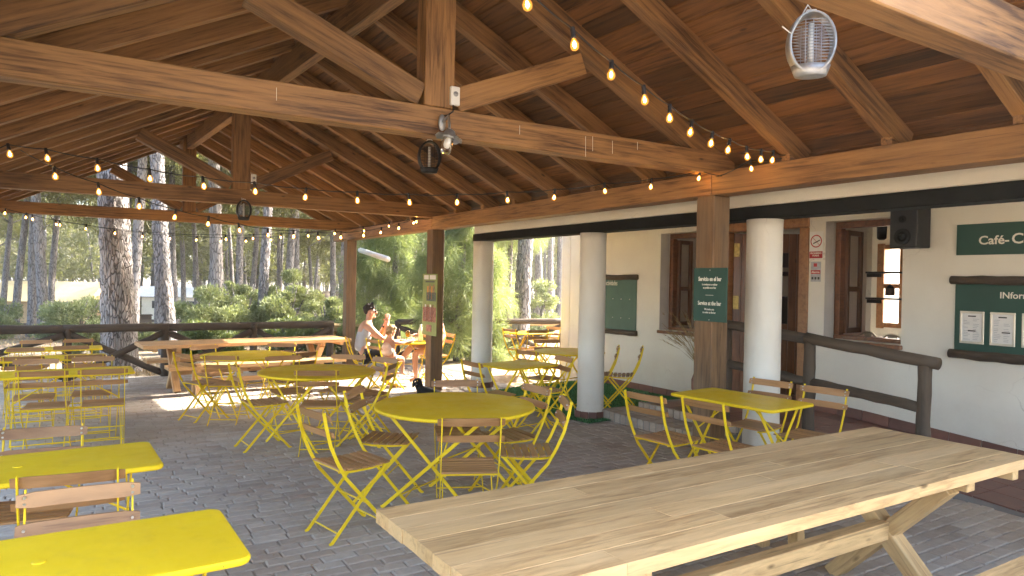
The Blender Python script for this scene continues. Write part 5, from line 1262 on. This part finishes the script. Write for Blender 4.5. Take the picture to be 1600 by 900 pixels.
def child():
    t, mw = person_frame(4.30, 10.62, 20, 'small child with curly blond hair in a pale vest reaching onto the table')
    k_ = .62; z0 = .17
    v = {'pel': (0, -.03, .53, (.10, .08)), 'che': (0, .0, .70, (.105, .08)), 'sh': (0, .03, .79, (.08, .06)), 'nk': (0, .05, .84, .036), 'h0': (0, .07, .89, .052), 'h1': (0, .075, .96, (.066, .076)), 'h2': (0, .07, 1.02, .05)}
    e = [('pel', 'che'), ('che', 'sh'), ('sh', 'nk'), ('nk', 'h0'), ('h0', 'h1'), ('h1', 'h2')]
    for s, k in ((-1, 'l'), (1, 'r')):
        v[k+'s'] = (s*.105, .03, .775, .037); v[k+'e'] = (s*.13, .16, .755, .03); v[k+'w'] = (s*.11, .32, .775, .021); e += [('sh', k+'s'), (k+'s', k+'e'), (k+'e', k+'w')]
        hand(v, e, k+'w', (0, 1, .05), (-s, 0, 0), (0, 0, 1), k+'h', .3)
        v[k+'h'] = (s*.06, .04, .51, .062); v[k+'k'] = (s*.075, .25, .50, .045); v[k+'a'] = (s*.075, .24, .26, .028); v[k+'f'] = (s*.08, .32, .23, .025); e += [('pel', k+'h'), (k+'h', k+'k'), (k+'k', k+'a'), (k+'a', k+'f')]
    skin('body', v, e, 'skin', t, mw); ball('nose', (0, .150, .945), (.01, .014, .012), 'skin', t, mw, 8)
    skin('vest', {'p': (0, -.03, .54, (.128, .108)), 'c': (0, .0, .68, (.130, .106)), 'u': (0, .02, .775, (.088, .078))}, [('p', 'c'), ('c', 'u')], 'peach', t, mw)
    skin('shorts', {'p': (0, -.03, .525, (.115, .093)), 'l': (-.065, .12, .51, .07), 'r': (.065, .12, .51, .07)}, [('p', 'l'), ('p', 'r')], 'greycloth', t, mw)
    for i in range(34):
        a = random.uniform(0, 6.28); el = random.uniform(-.5, 1.4); d = Vector((math.cos(a)*math.cos(el), math.sin(a)*math.cos(el), math.sin(el)))
        if d.y > .55 and d.z < .45: continue
        c = Vector((0, .06, .975))+Vector((d.x*.068, d.y*.078, d.z*.072)); pts = [c+Vector((math.cos(j*1.3)*.012, math.sin(j*1.3)*.012, -.016*j)) for j in range(6)]
        V, F = tube_data(pts, [.016, .018, .017, .015, .012, .005], 6); put('hair_curl', mesh(V, F, 'hair_curl', True), 'blond', t, mw)
    ball('hair', (0, .055, .978), (.074, .082, .076), 'blond', t, mw, 14)
child()
def woman():
    t, mw = person_frame(5.36, 11.02, 176, 'woman in an orange patterned dress, mostly hidden behind the middle post')
    v = {'pel': (0, -.05, .55, (.15, .12)), 'bel': (0, -.05, .70, (.115, .095)), 'che': (0, -.03, .88, (.13, .10)), 'sh': (0, .0, 1.0, (.10, .07)), 'nk': (0, .02, 1.08, .042), 'h0': (0, .04, 1.14, .055), 'h1': (0, .05, 1.22, (.066, .08)), 'h2': (0, .045, 1.29, .052)}
    e = [('pel', 'bel'), ('bel', 'che'), ('che', 'sh'), ('sh', 'nk'), ('nk', 'h0'), ('h0', 'h1'), ('h1', 'h2')]
    for s, k in ((-1, 'l'), (1, 'r')):
        v[k+'s'] = (s*.15, .0, .985, .045); v[k+'e'] = (s*.19, .12, .78, .036); v[k+'w'] = (s*.12, .32, .80, .025); e += [('sh', k+'s'), (k+'s', k+'e'), (k+'e', k+'w')]; hand(v, e, k+'w', (-s*.3, 1, 0), (-s, 0, .2), (0, 0, 1), k+'h', .4)
        kx = s*.10 if s < 0 else .02; kz = .52 if s < 0 else .64
        v[k+'h'] = (s*.09, .05, .53, .085); v[k+'k'] = (kx, .43, kz, .06); v[k+'c'] = (kx-.02, .44 if s < 0 else .62, .30 if s < 0 else .42, .05); v[k+'a'] = (kx-.03, .42 if s < 0 else .78, .085 if s < 0 else .20, .033); v[k+'f'] = (kx-.03, .54 if s < 0 else .90, .035 if s < 0 else .22, .03)
        e += [('pel', k+'h'), (k+'h', k+'k'), (k+'k', k+'c'), (k+'c', k+'a'), (k+'a', k+'f')]
    skin('body', v, e, 'skin', t, mw); ball('nose', (0, .135, 1.21), (.012, .018, .018), 'skin', t, mw, 8)
    skin('dress', {'p': (0, -.05, .55, (.17, .145)), 'b': (0, -.05, .70, (.132, .112)), 'c': (0, -.03, .88, (.145, .118)), 'u': (0, .0, .97, (.10, .085)), 'l': (-.09, .12, .53, .105), 'r': (.07, .12, .55, .105)}, [('p', 'b'), ('b', 'c'), ('c', 'u'), ('p', 'l'), ('p', 'r')], 'dress', t, mw)
    ball('hair', (0, .02, 1.25), (.082, .092, .095), 'blond', t, mw, 16)
woman()
def dog():
    p = at_z(660, 624, fz(4.6, 10)); x, y = p.x, p.y
    t = thing('dog', 'small black curly dog lying on the floor beside the middle post', 'dog', (x, y, fz(x, y)))
    mw = Matrix.Translation((x, y, fz(x, y))) @ Matrix.Rotation(R(-32+180), 4, 'Z') @ Matrix.Diagonal((.72, .72, .72, 1))     # local +x = head direction, towards picture left
    v = {'ch': (0, 0, .13, (.10, .11)), 'mid': (-.18, 0, .12, .10), 'rump': (-.36, .01, .115, (.11, .10)), 'nk': (.07, .02, .23, .075), 'hd': (.10, .05, .32, (.088, .085)), 'mz': (.10, .15, .295, .042), 't1': (-.47, .05, .09, .03), 't2': (-.56, .10, .06, .02)}
    e = [('ch', 'mid'), ('mid', 'rump'), ('ch', 'nk'), ('nk', 'hd'), ('hd', 'mz'), ('rump', 't1'), ('t1', 't2')]
    for s, k in ((-1, 'l'), (1, 'r')):
        v['f'+k] = (.07, s*.08, .06, .045); v['p'+k] = (.26, s*.085, .035, .03); e += [('ch', 'f'+k), ('f'+k, 'p'+k)]
        v['h'+k] = (-.33, s*.12, .08, .06); v['g'+k] = (-.20, s*.15, .04, .034); e += [('rump', 'h'+k), ('h'+k, 'g'+k)]
    skin('body', v, e, 'fur', t, mw)
    for s in (-1, 1): ball('ear', (.10+s*.085, .045, .29), (.026, .03, .065), 'fur', t, mw, 10)
    for i in range(70):
        a = random.uniform(0, 6.28); el = random.uniform(-.6, 1.5); d = Vector((math.cos(a)*math.cos(el), math.sin(a)*math.cos(el), math.sin(el))); c = Vector((.10, .05, .325))+d*.082
        if d.y > .75: continue
        V, F = tube_data([c-d*.01, c+d*.012, c+d*.012+Vector((random.gauss(0, .012), random.gauss(0, .012), -.014))], [.017, .016, .006], 6); put('fur_curl', mesh(V, F, 'fur_curl', True), 'fur', t, mw)
    ball('nose', (.10, .195, .31), (.014, .012, .011), 'black', t, mw, 8)
    for s in (-1, 1): ball('eye', (.10+s*.034, .128, .345), (.009, .008, .009), 'bottleglass', t, mw, 8)
dog()
# ------------------------------------------------------------------ haze in the wood
hz_me = boxmesh(1060, 1060, 24, 0, None, False); hm = bpy.data.materials.new('haze'); hm.use_nodes = True; ht = hm.node_tree
ht.nodes.remove(ht.nodes['Principled BSDF']); pv = ht.nodes.new('ShaderNodeVolumePrincipled'); pv.inputs['Color'].default_value = (.93, .93, .90, 1); pv.inputs['Density'].default_value = .0013; pv.inputs['Anisotropy'].default_value = .3
ht.links.new(pv.outputs[0], ht.nodes['Material Output'].inputs['Volume']); hz_me.materials.append(hm)
o = put('haze', hz_me, None, None, Matrix.Translation((0, 60, 8.2))); tag(o, 'pale dusty haze between the far pines', 'haze', kind='stuff')
# ------------------------------------------------------------------ litter on the terrace
def litter():
    A, B, C = [], [], []
    for k in range(900):
        x, y = random.uniform(-1.5, 5.6), random.uniform(1.5, 14.2); z = fz(x, y)+.004; a = random.uniform(0, 6.28)
        if random.random() < .72: L, w = random.uniform(.05, .11), .0016          # pine needles
        else: L, w = random.uniform(.012, .03), random.uniform(.004, .009)         # leaf crumbs
        d = Vector((math.cos(a), math.sin(a), random.uniform(-.01, .05))); s = Vector((-math.sin(a), math.cos(a), 0))*w; p = Vector((x, y, z))
        A.append(p-s); B.append(p+s); C.append(p+d*L)
    me = tri_mesh('floor_litter', np.array(A), np.array(B), np.array(C)); me.materials.append(M['dry']); o = put('floor_litter', me); tag(o, 'scattered pine needles and leaf crumbs on the paving', 'litter', kind='stuff')
litter()
